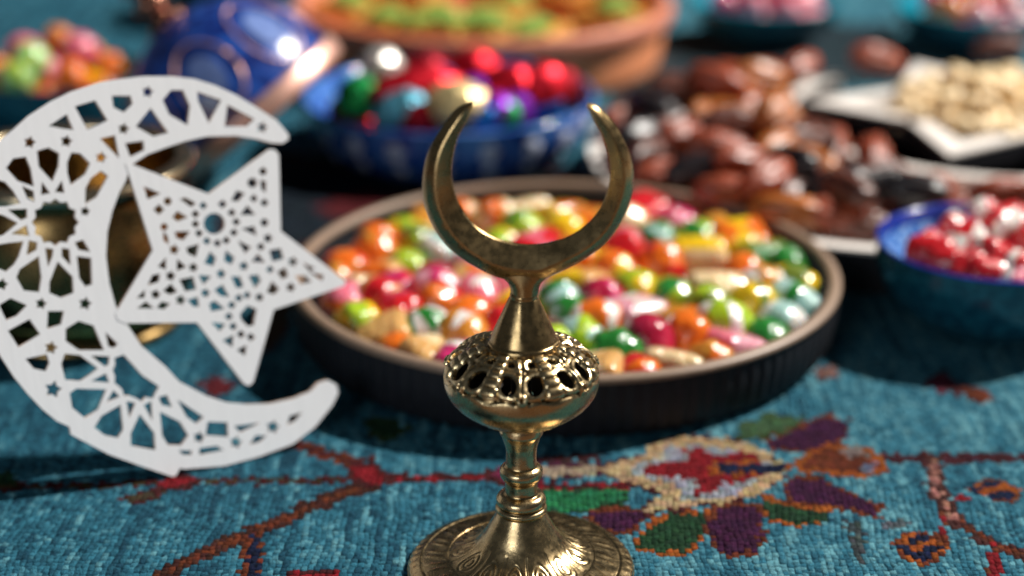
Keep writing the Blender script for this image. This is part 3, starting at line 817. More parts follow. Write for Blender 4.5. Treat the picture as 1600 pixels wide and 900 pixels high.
TOP = [  # photo x, y, kind, colour, second colour
 (705,330,'ball','orange','tan'),(760,330,'ball','orange','cream'),(815,325,'pillow','cream','cream'),(870,332,'pillow','yellow','orange'),(822,362,'ball','lime','green'),
 (875,362,'ball','yellow','yellow'),(660,352,'ball','lime','yellow'),(640,372,'ball','olive','lime'),(925,345,'pillow','amber','orange'),(965,350,'ball','cream','tan'),
 (1005,333,'pillow','red','red'),(1076,345,'ball','magenta','pink'),(1022,368,'ball','green','teal'),(1092,362,'ball','green','lime'),(1160,375,'pillow','orange','yellow'),(1200,388,'barrel','olive','green'),
 (604,380,'ball','orange','red'),(672,398,'ball','teal','white'),(618,412,'ball','lime','olive'),(566,400,'ball','orange','amber'),(524,408,'ball','orange','red'),
 (730,408,'ball','rose','white'),(1090,398,'barrel','yellow','cream'),(1030,410,'ball','orange','red'),(972,392,'ball','red','pink'),(960,425,'ball','orange','yellow'),(1248,412,'ball','green','green'),
 (548,458,'pillow','cream','tan'),(556,428,'ball','amber','orange'),(612,448,'ball','magenta','red'),(655,462,'ball','rose','magenta'),(690,438,'ball','crimson','crimson'),(742,440,'pillow','tan','orange'),
 (790,442,'ball','pink','rose'),(895,448,'pillow','tan','yellow'),(935,462,'ball','crimson','magenta'),(868,482,'ball','green','teal'),(1008,458,'ball','lime','yellow'),(1050,458,'ball','green','lime'),
 (1114,458,'barrel','cream','red'),(1158,425,'ball','orange','orange'),(1210,452,'ball','amber','white'),(1262,452,'ball','olive','yellow'),(1180,482,'ball','yellow','olive'),(1244,482,'ball','teal','green'),
 (510,482,'ball','pink','orange'),(568,482,'ball','red','tan'),(604,492,'ball','red','magenta'),(680,478,'ball','orange','red'),(728,472,'ball','pink','white'),(722,502,'ball','orange','orange'),
 (988,492,'pillow','rose','white'),(948,500,'ball','orange','white'),(1062,492,'pillow','orange','amber'),(1112,490,'ball','olive','lime'),(1200,515,'ball','green','green'),(1240,516,'ball','teal','white'),
 (550,518,'ball','lime','yellow'),(620,512,'ball','green','white'),(690,522,'ball','amber','white'),(752,508,'ball','red','red'),(908,518,'ball','lime','teal'),
 (1040,538,'ball','crimson','crimson'),(1078,522,'ball','orange','orange'),(1132,525,'ball','lime','white'),
 (616,542,'ball','orange','amber'),(588,545,'pillow','tan','tan'),(690,550,'ball','magenta','white'),(655,562,'pillow','tan','cream'),(1105,556,'ball','amber','orange'),(1162,550,'pillow','pink','rose'),
 (978,566,'ball','green','green'),(1065,577,'pillow','cream','cream'),(1020,580,'ball','red','orange'),(736,575,'pillow','orange','cream'),(790,545,'ball','red','pink'),(840,562,'ball','lime','green'),(890,578,'pillow','cream','amber'),(935,590,'pillow','tan','cream'),
 (800,480,'ball','yellow','orange'),(850,440,'ball','pink','white'),(780,385,'ball','lime','yellow'),(840,392,'pillow','red','pink'),(900,400,'ball','orange','yellow'),(1120,338,'ball','amber','amber'),(640,330,'pillow','amber','tan'),(585,435,'pillow','tan','orange'),
]
rnd = random.Random(7)
pos = []
for (px, py, k, a, b) in TOP:
    p = at(px, py + 4, 2.0)
    pos.append([p.x, p.y, 2.0])
pos = np.array(pos); C0 = pos.copy()
for it in range(60):                        # settle: push apart, keep inside the tray
    for i in range(len(pos)):
        d = pos[:, :2] - pos[i, :2]; r = np.hypot(d[:, 0], d[:, 1]); m = (r < 1.84) & (r > 1e-6)
        if m.any():
            push = (d[m] / r[m][:, None]) * ((1.84 - r[m]) * .25)[:, None]
            pos[m, :2] += push; pos[i, :2] -= push.sum(0) * .5
    pos[:, :2] += (C0[:, :2] - pos[:, :2]) * .06
    d = pos[:, :2] - np.array([TX, TY]); r = np.hypot(d[:, 0], d[:, 1]); lim = np.array([9.05 if t[2] != 'ball' else 9.4 for t in TOP]); m = r > lim
    pos[m, :2] = np.array([TX, TY]) + d[m] / r[m][:, None] * lim[m][:, None]
items = []
for i, (px, py, k, a, b) in enumerate(TOP):
    x, y = pos[i, :2]; rr = math.hypot(x - TX, y - TY)
    z = 1.86 + rnd.uniform(-.15, .28) - .25 * max(0, rr - 8.6)
    if k == 'barrel': rot = (rnd.uniform(-.4, .4) + (math.pi if False else 0), rnd.uniform(-.2, .2), rnd.uniform(-.25, .4)); s = 1.2
    elif k == 'pillow': rot = (rnd.uniform(-.4, .4), rnd.uniform(-.4, .4), rnd.uniform(-.8, .8)); s = 1.26
    else: rot = (rnd.uniform(-1.3, 1.3), rnd.uniform(-1.3, 1.3), rnd.uniform(0, 6.3)); s = rnd.uniform(1.18, 1.36)
    if (px, py) == (1114, 458): rot = (.85, .1, .18); s = 1.3
    if (px, py) == (1090, 398): rot = (.55, 0, .02); s = 1.25
    items.append((sweet(k, a, b, (x, y, z), s, rot, group='hard candies in the black tray'), sname(k, a, b)))
single_out(items, 'black tray', (TX, TY), 10, 10)
low = []
cols = [('ball','orange','red'),('ball','lime','yellow'),('ball','red','red'),('ball','green','lime'),('pillow','tan','cream'),('ball','pink','rose'),('ball','amber','orange'),('ball','crimson','crimson')]
for iy in range(-6, 7):
    for ix in range(-6, 7):
        x = (ix + .5 * (iy % 2)) * 1.78; y = iy * 1.55
        if math.hypot(x, y) > 9.1: continue
        k = cols[rnd.randrange(len(cols))]
        o = sweet(*k, (TX + x + rnd.uniform(-.1, .1), TY + y + rnd.uniform(-.1, .1), 1.0 + rnd.uniform(-.05, .06)), .92, (rnd.uniform(-.6, .6), rnd.uniform(-.6, .6), rnd.uniform(0, 6)), group='hard candies in the bottom layer of the black tray')
        low.append((o, 'buried ' + sname(*k)))

single_out(low, 'black tray', (TX, TY), 10, 10)

# ------------------------------------------------------------------ bowls
def bowl_prof(R_, h, foot, t=.22):
    out = [(.01, .25), (foot * .9, .05), (foot, 0), (foot * 1.04, .28), (foot * 1.2, .5)]
    for k in range(1, 9):
        u = k / 8; out.append((foot * 1.2 + (R_ - foot * 1.2) * math.sin(u * math.pi / 2) ** .9, .5 + (h - .5) * (1 - math.cos(u * math.pi / 2)) ** .85))
    out += [(R_ + .02, h + .06), (R_ - t * .5, h + .12), (R_ - t, h + .04)]
    inn = []
    for k in range(7, -1, -1):
        u = k / 8; inn.append((max(.02, foot * .9 + (R_ - t - foot * .9) * math.sin(u * math.pi / 2) ** .9) if k else .02, .5 + t + (h - .5 - t) * (1 - math.cos(u * math.pi / 2)) ** .85))
    return out, [(R_ - t, h + .04)] + inn
def glazed(name, c1, c2, scale, rough=.15, dots=None):
    m = NT(name); v = m.coord()
    vo = m.n('ShaderNodeTexVoronoi', Scale=scale); m.l(v, vo.inputs['Vector'])
    f = m.noise(v, scale * .8, 4)
    mx = m.n('ShaderNodeMath', operation='MULTIPLY_ADD'); m.l(vo.outputs['Distance'], mx.inputs[0]); mx.inputs[1].default_value = .6; m.l(f, mx.inputs[2])
    m.l(m.ramp(mx.outputs[0], [(.45, c1), (.75, c1), (.95, c2)]), m.b.inputs['Base Color'])
    m.setb(Roughness=rough); m.b.inputs['Coat Weight'].default_value = .6; m.b.inputs['Coat Roughness'].default_value = .06
    m.bump(mx.outputs[0], .25, .001)
    return m.mat
M_TEAL_OUT = glazed('dark_teal_glaze', (.004, .045, .075), (.01, .09, .13), 260)
M_TEAL_RIM = simple('turquoise_glaze', (.01, .30, .42), .15, 0, 300, .3, .15, Coat_Weight=.5)
M_BLUE_IN = glazed('bright_blue_glaze', (.015, .14, .55), (.30, .52, .85), 380, .12)
M_BLUE_RIM = simple('cobalt_rim', (.015, .035, .30), .18, 0, 300, .3, .1, Coat_Weight=.5)
def bowl(name, label, x, y, R_, h, foot, mo, mi, mr):
    root = empty(name, (x, y, 0)); tag(root, label, 'bowl')
    o, i = bowl_prof(R_, h, foot)
    b = MB(); b.lathe(o[:-2], 72); b.build('body', mo, root)
    b = MB(); b.lathe(i[1:], 72); b.build('glazed_inside', mi, root)
    b = MB(); b.lathe([o[-4], o[-3], o[-2], o[-1], i[1]], 72); b.build('rim', mr, root)
    return root

# near right bowl with red and white sweets
RX, RY = 19.7, 66.3
bowl('sweet_bowl', 'small dark teal bowl with a bright blue inside, holding red and white sweets', RX, RY, 4.75, 3.6, 2.3, M_TEAL_OUT, M_BLUE_IN, M_BLUE_RIM)
REDS = [(1432,400,'barrel','red','white',1.1),(1492,365,'pillow','red','white',1.05),(1530,340,'barrel','white','red',1.0),(1575,355,'pillow','red','red',1.15),(1548,405,'barrel','white','red',1.0),(1585,415,'ball','red','white',1.05),
        (1500,425,'barrel','white','red',.95),(1465,412,'barrel','red','white',.95),(1540,440,'barrel','white','red',1.05),(1600,440,'barrel','white','pink',1.0),(1620,385,'pillow','red','white',1.1),(1650,420,'ball','red','white',1.1),
        (1515,390,'pillow','red','white',1.1),(1560,375,'barrel','red','white',.9),(1640,360,'ball','crimson','red',1.1),(1600,335,'pillow','crimson','red',1.0),(1665,450,'pillow','white','red',1.0),(1455,380,'pillow','red','pink',.7)]
items = []
for (px, py, k, a, b, s) in REDS:
    p = at(px, py + 6, 3.55)
    d = Vector((p.x - RX, p.y - RY)); f = min(1, 3.3 / max(d.length, .01)); d *= f
    items.append((sweet(k, a, b, (RX + d.x, RY + d.y, 3.55 + .28 * (3.3 - d.length) + rnd.uniform(-.15, .15)), s * .88, (rnd.uniform(-.6, .6), rnd.uniform(-.6, .6), rnd.uniform(0, 3)), 'jelly_sweet', 'sweet', 'red and white sweets in the blue bowl'), sname(k, a, b).replace('candy', 'sweet')))
for k in range(12):
    a = k * 2.4; r = .6 + .2 * k
    kk = ('pillow', 'red', 'crimson') if k % 2 else ('ball', 'crimson', 'red')
    items.append((sweet(*kk, (RX + r * math.cos(a), RY + r * math.sin(a), 2.55), .85, (a, a * .3, a), 'jelly_sweet', 'sweet', 'red and white sweets in the blue bowl'), sname(*kk).replace('candy', 'sweet') + ' low'))
single_out(items, 'near blue bowl', (RX, RY), 3.6, 3.6)

def filled_bowl(label, x, y, palette, what, group, seed, R_=4.8, heap=1.0, big=1.0, dark=False, hb=3.6):
    bowl('sweet_bowl', label, x, y, R_, hb, 2.3, M_TEAL_OUT, M_TEAL_OUT if dark else M_TEAL_RIM, M_TEAL_OUT if dark else M_TEAL_RIM)
    r_ = random.Random(seed); its = []; pts = []
    for lay, (z, rad, n) in enumerate([(2.75, 3.3, 16), (3.9, 3.1, 14), (4.75, 1.7, 6)]):
        z = hb - .85 + (z - 2.75) * heap; k = 0; tries = 0
        while k < n and tries < 2000:
            tries += 1
            a = r_.uniform(0, 6.283); q = rad * math.sqrt(r_.random()); px, py = q * math.cos(a), q * math.sin(a)
            if any(math.hypot(px - e[0], py - e[1]) < 1.45 * big and e[2] == lay for e in pts): continue
            pts.append((px, py, lay)); k += 1
            kk = palette[r_.randrange(len(palette))]
            o = sweet(*kk, (x + px, y + py, z + r_.uniform(-.1, .15)), big * r_.uniform(.85, 1.0), (r_.uniform(-1, 1), r_.uniform(-1, 1), a), 'hard_candy', 'candy', group)
            its.append((o, sname(*kk) + (' low' if lay == 0 else ' topmost' if lay == 2 else '')))
    single_out(its, what, (x, y), 3.4, 3.4)
filled_bowl('teal bowl of orange, pink and pale green candy behind the white crescent', -25.6, 94.0, [('ball','orange','amber'),('ball','orange','red'),('ball','amber','orange'),('ball','ltgreen','lime'),('ball','ltgreen','white'),('ball','yellow','orange'),('pillow','orange','yellow'),('ball','pink','magenta'),('ball','orange','orange')], 'far left bowl', 'candies in the far left bowl', 21, 4.9, 1.0, 1.22, True)
filled_bowl('turquoise rimmed bowl of pink candy behind the dates', 17.2, 116.0, [('ball','pink','rose'),('ball','rose','pink'),('ball','rose','white'),('ball','magenta','pink')], 'far middle bowl', 'candies in the far middle bowl', 22, 4.9, .9, 1.1, False, 2.7)
filled_bowl('dark teal bowl of pink and orange candy in the far right corner', 30.9, 114.0, [('ball','magenta','red'),('ball','rose','white'),('ball','orange','amber'),('ball','pink','white'),('ball','crimson','magenta')], 'far right bowl', 'candies in the far right bowl', 23, 5.2, .9, 1.1, False, 2.8)
bowl('empty_bowl', 'dark teal bowl standing behind the blue lid, in shade', -20.3, 124.0, 5.2, 3.6, 2.4, M_TEAL_OUT, M_TEAL_OUT, M_TEAL_OUT)

# ------------------------------------------------------------------ brass pot the ornament leans on
BX, BY = -18.0, 66.6
pot = empty('brass_pot', (BX, BY, 0)); tag(pot, 'dark brass pot with a broad pale rim, behind the white ornament', 'pot')
b = MB(); b.lathe(densify([(.02, .06), (3.6, .04), (4.1, 0), (4.4, .3), (4.15, .7), (4.3, 1.0), (4.9, 2.0), (5.15, 3.4), (5.05, 5.2), (4.85, 6.2), (4.9, 6.6)], 4), 96); b.build('body', M_BRASS_POT, pot)
b = MB(); b.lathe(densify([(4.9, 6.6), (5.15, 6.8), (5.2, 7.05), (5.05, 7.2), (4.6, 7.22), (4.4, 7.1), (4.38, 6.8)], 4), 96); b.build('rim', simple('polished_brass', (.72, .58, .38), .22, 1.0, 300, .1, .05), pot)
b = MB(); b.lathe([(4.38, 6.8), (4.6, 5.6), (4.7, 3.5), (4.3, 1.6), (3.6, .6), (.02, .5)], 96); b.build('inside', M_BRASS_POT, pot)
b = MB(); b.lathe([(4.42, 1.12), (4.56, 1.22), (4.62, 1.42), (4.56, 1.56)], 96); b.build('band', simple('gold_band', (.60, .42, .14), .25, 1.0), pot)

# ------------------------------------------------------------------ blue and copper domed lid, tilted, leaning on the bowl
M_COBALT = glazed('cobalt_enamel', (.006, .022, .16), (.02, .09, .42), 130, .14)
M_COBALT.node_tree.nodes['Principled BSDF'].inputs['Coat Weight'].default_value = .1; M_COBALT.node_tree.nodes['Principled BSDF'].inputs['Roughness'].default_value = .28
M_COPPER = simple('pink_copper', (.86, .50, .40), .40, .75, 200, .12, .05)
M_PALE_EN = simple('pale_enamel', (.16, .24, .52), .2, 0, 200, .2)
lid_r = 5.5
e1 = Vector((.76, .24, .60)).normalized(); A = Vector((-.65, .07, .77)); A = (A - e1 * A.dot(e1)).normalized(); e2 = A.cross(e1)
lid = empty('domed_lid', (0, 0, 0))
zc = lid_r * math.hypot(e1.z, e2.z) + .25
pc = at(396, 190, lid_r * math.hypot(e1.z, e2.z) + .25); lid.location = Vector((pc.x, pc.y, zc)) * CM
lid.rotation_euler = Matrix((e1, e2, A)).transposed().to_euler()
tag(lid, 'cobalt blue enamelled dome lid with a copper rim and knob, tilted behind the ornament', 'lid')
dome = densify([(5.3, .1), (5.4, .8), (5.35, 2.0), (5.0, 3.3), (4.3, 4.5), (3.2, 5.4), (2.0, 6.0), (1.0, 6.3)], 4)
b = MB(); b.lathe(dome, 96); b.lathe([(5.15, .1), (5.1, .7), (4.6, 2.2), (3.4, 3.5), (1.2, 4.6), (.02, 4.8)], 96); b.build('dome', M_COBALT, lid)
b = MB(); b.lathe(densify([(5.15, .0), (5.6, -.15), (5.75, .1), (5.75, .75), (5.6, .95), (5.36, .9)], 3), 96); b.build('rim', M_COPPER, lid)
b = MB(); b.lathe(densify([(1.05, 6.2), (1.15, 6.45), (.7, 6.7), (.5, 7.0), (.8, 7.3), (.85, 7.8), (.5, 8.1), (.45, 8.3), (.75, 8.6), (.7, 9.2), (.3, 9.6), (.02, 9.7)], 4), 48); b.build('knob', simple('dark_copper', (.34, .16, .11), .26, 1.0, 200, .2, .05), lid)
def dome_pt(s, a, off=.03):
    i = s * (len(dome) - 1); j = min(int(i), len(dome) - 2); f = i - j
    r = dome[j][0] * (1 - f) + dome[j + 1][0] * f + off; z = dome[j][1] * (1 - f) + dome[j + 1][1] * f + off
    return (r * math.cos(a), r * math.sin(a), z)
medal = None
for k in range(8):                          # enamel petals with copper outline
    o_ = link('medallion', medal, lid) if medal else None
    if not medal:
        b = MB(); ctr = []
        ring = [(.42 + .22 * math.sin(t), .30 * math.cos(t)) for t in [2 * math.pi * i / 24 for i in range(24)]]
        b.tube([dome_pt(s, a) for s, a in ring + ring[:1]], .05, 6, 1)
        vs = [dome_pt(.42, 0, .05)] + [dome_pt(.42 + (s - .42) * .55, a * .55, .04) for s, a in ring]
        b.add(vs, [(0, i + 1, (i + 1) % 24 + 1) for i in range(24)], 0)
        medal = b.mesh('medallion', [M_PALE_EN, M_COPPER]); o_ = link('medallion', medal, lid)
    o_.rotation_euler = (0, 0, k * math.pi / 4)

# ------------------------------------------------------------------ blue painted bowl of foil sweets
QX, QY, QR, QH = -3.4, 91.0, 7.9, 3.1
M_CER = glazed('blue_ceramic', (.018, .075, .36), (.10, .26, .68), 90, .1)
M_CERW = simple('pale_blue_paint', (.62, .67, .84), .15, 0, 200, .2, 0, Coat_Weight=.6)
qb = empty('painted_bowl', (QX, QY, 0)); tag(qb, 'shiny cobalt blue bowl with pale painted dots, holding foil wrapped chocolates', 'bowl')
pq = densify([(6.1, .02), (6.4, .2), (7.0, .7), (7.55, 1.5), (7.8, 2.35), (7.9, 2.95)], 4)
b = MB(); b.lathe([(.02, .06), (6.1, .02)], 96); b.lathe(pq, 96); b.build('body', M_CER, qb)
b = MB(); b.lathe([(7.9, 2.95), (7.98, 3.1), (7.88, 3.22), (7.7, 3.18), (7.6, 2.95)], 96); b.build('rim', M_CER, qb)
b = MB(); b.lathe([(7.6, 2.95), (7.4, 2.1), (6.6, 1.2), (5.5, .7), (.02, .6)], 96); b.build('inside', M_CER, qb)
dotm = None
for k in range(40):
    if dotm is None:
        b = MB(); nu, nv = 14, 6; vs, fs = [(0, 0, .13)], []
        for j in range(1, nv):
            for i in range(nu):
                a = 2 * math.pi * i / nu; r = j / (nv - 1)
                vs.append((.52 * r * math.cos(a) * (1 + .18 * math.cos(5 * a)), .62 * r * math.sin(a) * (1 + .18 * math.cos(5 * a)), .13 * (1 - r * r)))
        for i in range(nu): fs.append((0, 1 + i, 1 + (i + 1) % nu))
        for j in range(nv - 2):
            for i in range(nu):
                i2 = (i + 1) % nu; fs.append((1 + j * nu + i, 1 + (j + 1) * nu + i, 1 + (j + 1) * nu + i2, 1 + j * nu + i2))
        b.add(vs, fs); dotm = b.mesh('painted_flower', [M_CERW])
    row = k % 2; a = 2 * math.pi * (k / 2 + .5 * row * .9) / 20
    z = 2.1 if row else 1.05; r = (7.73 if row else 7.27)
    o = link('painted_flower', dotm, qb, (r * math.cos(a), r * math.sin(a), z))
    n = Vector((math.cos(a), math.sin(a), -.12 if row else -.4)).normalized()
    o.rotation_euler = n.to_track_quat('Z', 'Y').to_euler(); o.scale = (1, 1, 1) if row else (.7, .7, .8)

def foil(name, c, rough=.40):
    m = NT(name); v = m.coord()
    f = m.noise(v, 130, 4, .6); vo = m.n('ShaderNodeTexVoronoi', Scale=190.0); m.l(v, vo.inputs['Vector'])
    mx = m.n('ShaderNodeMath', operation='MULTIPLY_ADD'); m.l(vo.outputs['Distance'], mx.inputs[0]); mx.inputs[1].default_value = .5; m.l(f, mx.inputs[2])
    m.setb(Base_Color=(*c, 1), Metallic=.7, Roughness=rough); m.bump(mx.outputs[0], .35, .002)
    return m.mat
FO = dict(green=foil('green_foil', (.02, .42, .10)), red=foil('red_foil', (.62, .005, .02)), darkred=foil('dark_red_foil', (.30, .004, .015)), gold=foil('gold_foil', (.80, .62, .30)), teal=foil('teal_foil', (.10, .36, .48)),
          blue=foil('blue_foil', (.02, .22, .70)), purple=foil('purple_foil', (.26, .03, .50)), silver=foil('silver_foil', (.78, .74, .68)))
def egg_mesh(m, rx, ry, rz):
    b = MB(); nu, nv = 15, 9; vs = []
    r_ = random.Random(4)
    for j in range(nv + 1):
        t = math.pi * j / nv
        for i in range(nu):
            a = 2 * math.pi * i / nu; q = 1 + (r_.uniform(-.08, .08) if 0 < j < nv else 0)
            k = 1 + .12 * math.cos(t)
            vs.append((rx * q * math.sin(t) * math.cos(a) * k, ry * q * math.sin(t) * math.sin(a) * k, -rz * math.cos(t)))
    b.v = vs
    for j in range(nv):
        for i in range(nu):
            i2 = (i + 1) % nu; b.f.append((j * nu + i, j * nu + i2, (j + 1) * nu + i2, (j + 1) * nu + i)); b.m.append(0)
    return b.mesh('foil_egg', [m], smooth=True, sharp=14)
FOILS = [ # px, py, z, colour, (rx,ry,rz), label
 (549,142,4.6,'green',(1.15,1.15,1.1),'bright green foil chocolate ball by the left rim of the blue bowl'),
 (590,180,4.3,'teal',(1.6,1.4,1.2),'large pale teal foil egg at the left front of the blue bowl'),
 (655,145,4.7,'red',(2.7,1.4,1.5),'large red foil wrapped chocolate left of the gold egg in the blue bowl'),
 (715,172,4.6,'gold',(1.7,1.4,1.15),'big gold foil egg at the front of the blue bowl'),
 (740,130,4.9,'purple',(.8,.8,.8),'small violet foil ball behind the gold egg in the blue bowl'),
 (785,186,4.2,'blue',(.9,.8,.7),'small sky blue foil ball right of the gold egg'),
 (800,125,4.9,'red',(1.5,1.2,1.2),'red foil chocolate in the middle right of the blue bowl'),
 (850,122,5.0,'red',(1.25,1.2,1.2),'shiny red foil ball near the right rim of the blue bowl'),
 (820,178,4.2,'green',(.8,.8,.75),'small dark green foil ball at the right front of the blue bowl'),
 (898,126,4.5,'darkred',(1.3,1.2,1.1),'dark red foil ball against the right rim of the blue bowl'),
 (885,146,4.5,'blue',(.9,.8,.75),'small blue foil ball near the right rim of the blue bowl'),
 (780,160,4.4,'purple',(1.0,.9,.8),'dark purple foil ball between the gold egg and red chocolates'),
 (840,170,4.3,'purple',(.9,.8,.8),'small plum coloured foil ball at the right front of the blue bowl'),
 (596,92,5.2,'silver',(1.1,1.1,1.0),'silver foil ball at the back left of the blue bowl'),
 (660,100,4.7,'darkred',(1.5,1.3,1.1),'dark red foil egg at the back of the blue bowl, left of centre'),
 (740,95,4.7,'red',(1.4,1.2,1.1),'red foil egg at the back of the blue bowl, right of centre'),
 (520,160,3.9,'red',(.8,.8,.7),'small red foil ball at the far left rim of the blue bowl'),
 (640,190,4.0,'darkred',(1.1,1.0,.9),'dark red foil ball between the teal egg and gold egg'),
 (690,120,5.0,'blue',(1.0,.9,.9),'blue foil ball behind the large red chocolate'),
]
for (px, py, z, c, rr3, lab) in FOILS:
    p = at(px, py, z); d = Vector((p.x - QX, p.y - QY)); lim = 7.5 - max(rr3[:2])
    if d.length > lim: d *= lim / d.length
    o = link('foil_chocolate', egg_mesh(FO[c], *[q * 1.1 for q in rr3]), None, (QX + d.x, QY + d.y, z - .45)); o.rotation_euler = (rnd.uniform(-.3, .3), rnd.uniform(-.3, .3), rnd.uniform(-.4, .4))
    tag(o, lab, 'chocolate', 'foil wrapped chocolates in the blue bowl')
lowf = []
for k in range(14):                          # the layer the visible ones lie on
    a = k * 2.4; r = 1.45 * math.sqrt(k)
    c = ['red', 'blue', 'gold', 'green', 'purple', 'darkred'][k % 6]
    o = link('foil_chocolate', egg_mesh(FO[c], 1.35, 1.25, 1.2), None, (QX + r * math.cos(a), QY + r * math.sin(a), 2.0))
    tag(o, None, 'chocolate', 'foil chocolates lower in the blue bowl'); lowf.append((o, f'{"dark red" if c == "darkred" else c} foil chocolate buried'))
single_out(lowf, 'painted blue bowl', (QX, QY), 5, 5)

# ------------------------------------------------------------------ clay dish of baklava
M_CLAY = simple('terracotta', (.80, .29, .13), .62, 0, 160, .16, .2)
M_CLAYRIM = simple('terracotta_rim', (.58, .20, .12), .5, 0, 160, .2, .2)
GX, GY, GR = -1.9, 111.0, 12.3
gd = empty('clay_dish', (GX, GY, 0)); tag(gd, 'large round terracotta clay dish full of baklava at the back', 'dish')
b = MB(); b.lathe([(.02, .05), (11.2, .02)], 96); b.lathe(densify([(11.2, .02), (11.45, .25), (11.65, 1.4), (11.8, 2.9)], 3), 96); b.build('body', M_CLAY, gd)
b = MB(); b.lathe(densify([(11.8, 2.9), (12.2, 3.0), (12.35, 3.4), (12.25, 3.95), (11.9, 4.1), (11.5, 3.95), (11.4, 3.5)], 3), 96); b.build('rim', M_CLAYRIM, gd)
b = MB(); b.lathe([(11.4, 3.5), (11.2, 1.6), (10.8, .8), (.02, .7)], 96); b.build('inside', M_CLAY, gd)
M_PASTRY = simple('syrup_pastry', (.72, .31, .045), .3, 0, 180, .35, .5, Coat_Weight=.3)
M_PASTRY2 = simple('pale_pastry', (.78, .48, .17), .4, 0, 180, .3, .5)
M_PIST = simple('crushed_pistachio', (.21, .34, .04), .75, 0, 500, .4, .8)
def baklava():
    r_ = random.Random(9)
    root = empty('baklava_piece')
    b = MB(); L2, W2 = 2.6, 1.55
    n = 7
    for k in range(n):                       # leaves of pastry, uneven
        z0, z1 = k * .28, k * .28 + .24; s = 1 + r_.uniform(-.03, .03) - (.05 if k == n - 1 else 0); dx, dy = r_.uniform(-.04, .04), r_.uniform(-.04, .04)
        q = [(L2 * s, 0), (0, W2 * s), (-L2 * s, 0), (0, -W2 * s)]
        vs = [(x + dx, y + dy, z0) for x, y in q] + [(x * .99 + dx, y * .99 + dy, z1 + r_.uniform(-.03, .03)) for x, y in q]
        b.add(vs, [(3, 2, 1, 0), (4, 5, 6, 7), (0, 1, 5, 4), (1, 2, 6, 5), (2, 3, 7, 6), (3, 0, 4, 7)], k % 2)
    pm = b.mesh('pastry', [M_PASTRY, M_PASTRY2], smooth=False)
    link('pastry', pm, root)
    b = MB(); nu, nv = 22, 7; vs, fs = [(0, 0, .8)], []
    for j in range(1, nv):
        for i in range(nu):
            a = 2 * math.pi * i / nu; r = j / (nv - 1)
            vs.append((1.45 * r * math.cos(a) * r_.uniform(.85, 1.12), 1.25 * r * math.sin(a) * r_.uniform(.85, 1.12), .8 * (1 - r * r) + r_.uniform(0, .14) - (.08 if j == nv - 1 else 0)))
    for i in range(nu): fs.append((0, 1 + i, 1 + (i + 1) % nu))
    for j in range(nv - 2):
        for i in range(nu):
            i2 = (i + 1) % nu; fs.append((1 + j * nu + i, 1 + (j + 1) * nu + i, 1 + (j + 1) * nu + i2, 1 + j * nu + i2))
    b.add(vs, fs); t = link('pistachio_topping', b.mesh('pistachio_topping', [M_PIST], smooth=False), root, (0, 0, 1.92))
    return root
def copy_tree(o):
    c = o.copy(); col.objects.link(c)
    for ch in list(o.children):
        d = copy_tree(ch); d.parent = c
    return c
proto = baklava(); first = True; items = []
spots = [(462,12),(572,40),(668,72),(742,26),(850,42),(955,14),(640,-28),(785,-45),(905,-48),(535,-50),(780,82),(890,86),(560,84)]
for i, (px, py) in enumerate(spots):
    p = at(px, py, 4.2); d = Vector((p.x - GX, p.y - GY))
    if d.length > 9.0: d *= 9.0 / d.length
    o = proto if first else copy_tree(proto); first = False
    o.location = Vector((GX + d.x, GY + d.y, 2.0 + rnd.uniform(-.1, .5))) * CM; o.rotation_euler = (rnd.uniform(-.15, .15), rnd.uniform(-.15, .15), rnd.uniform(-.35, .35) + .4)
    tag(o, None, 'pastry', 'baklava in the clay dish'); items.append((o, 'baklava with green pistachio'))
single_out(items, 'clay dish', (GX, GY), 10, 10)
lowb = []
for k in range(8):
    a = k * 2.4 + .3; r = 3.2 * math.sqrt(k)
    o = copy_tree(proto); o.location = Vector((GX + r * math.cos(a), GY + r * math.sin(a), .72)) * CM; o.rotation_euler = (0, 0, a)
    tag(o, None, 'pastry', 'baklava lower in the clay dish'); lowb.append((o, 'baklava piece buried under others'))
single_out(lowb, 'clay dish', (GX, GY), 8, 8)

# ------------------------------------------------------------------ crescent platter with dates, star dish with nuts
M_WPAINT = simple('warm_white_paint', (.84, .79, .74), .45, 0, 200, .06, .05)
M_BSIDE = simple('black_side', (.012, .012, .016), .45, 0, 200, .2)
KX, KY, KR = 18.5, 84.0, 14.6
IX, IY, IR = 26.0, 90.5, 10.6
def crescent_outline(shr):
    a_out, a_in = KR - shr, IR + shr
    d = math.hypot(IX - KX, IY - KY); ax = math.atan2(IY - KY, IX - KX)
    c = (d * d + a_out ** 2 - a_in ** 2) / (2 * d * a_out); c = max(-1, min(1, c)); th = math.acos(c)
    c2 = (d * d + a_in ** 2 - a_out ** 2) / (2 * d * a_in); th2 = math.acos(max(-1, min(1, c2)))
    out = [(KX + a_out * math.cos(ax + t), KY + a_out * math.sin(ax + t)) for t in np.linspace(th, 2 * math.pi - th, 72)]
    inn = [(IX + a_in * math.cos(ax + math.pi + t), IY + a_in * math.sin(ax + math.pi + t)) for t in np.linspace(math.pi - th2, -(math.pi - th2), 60)][1:-1]
    return out, inn
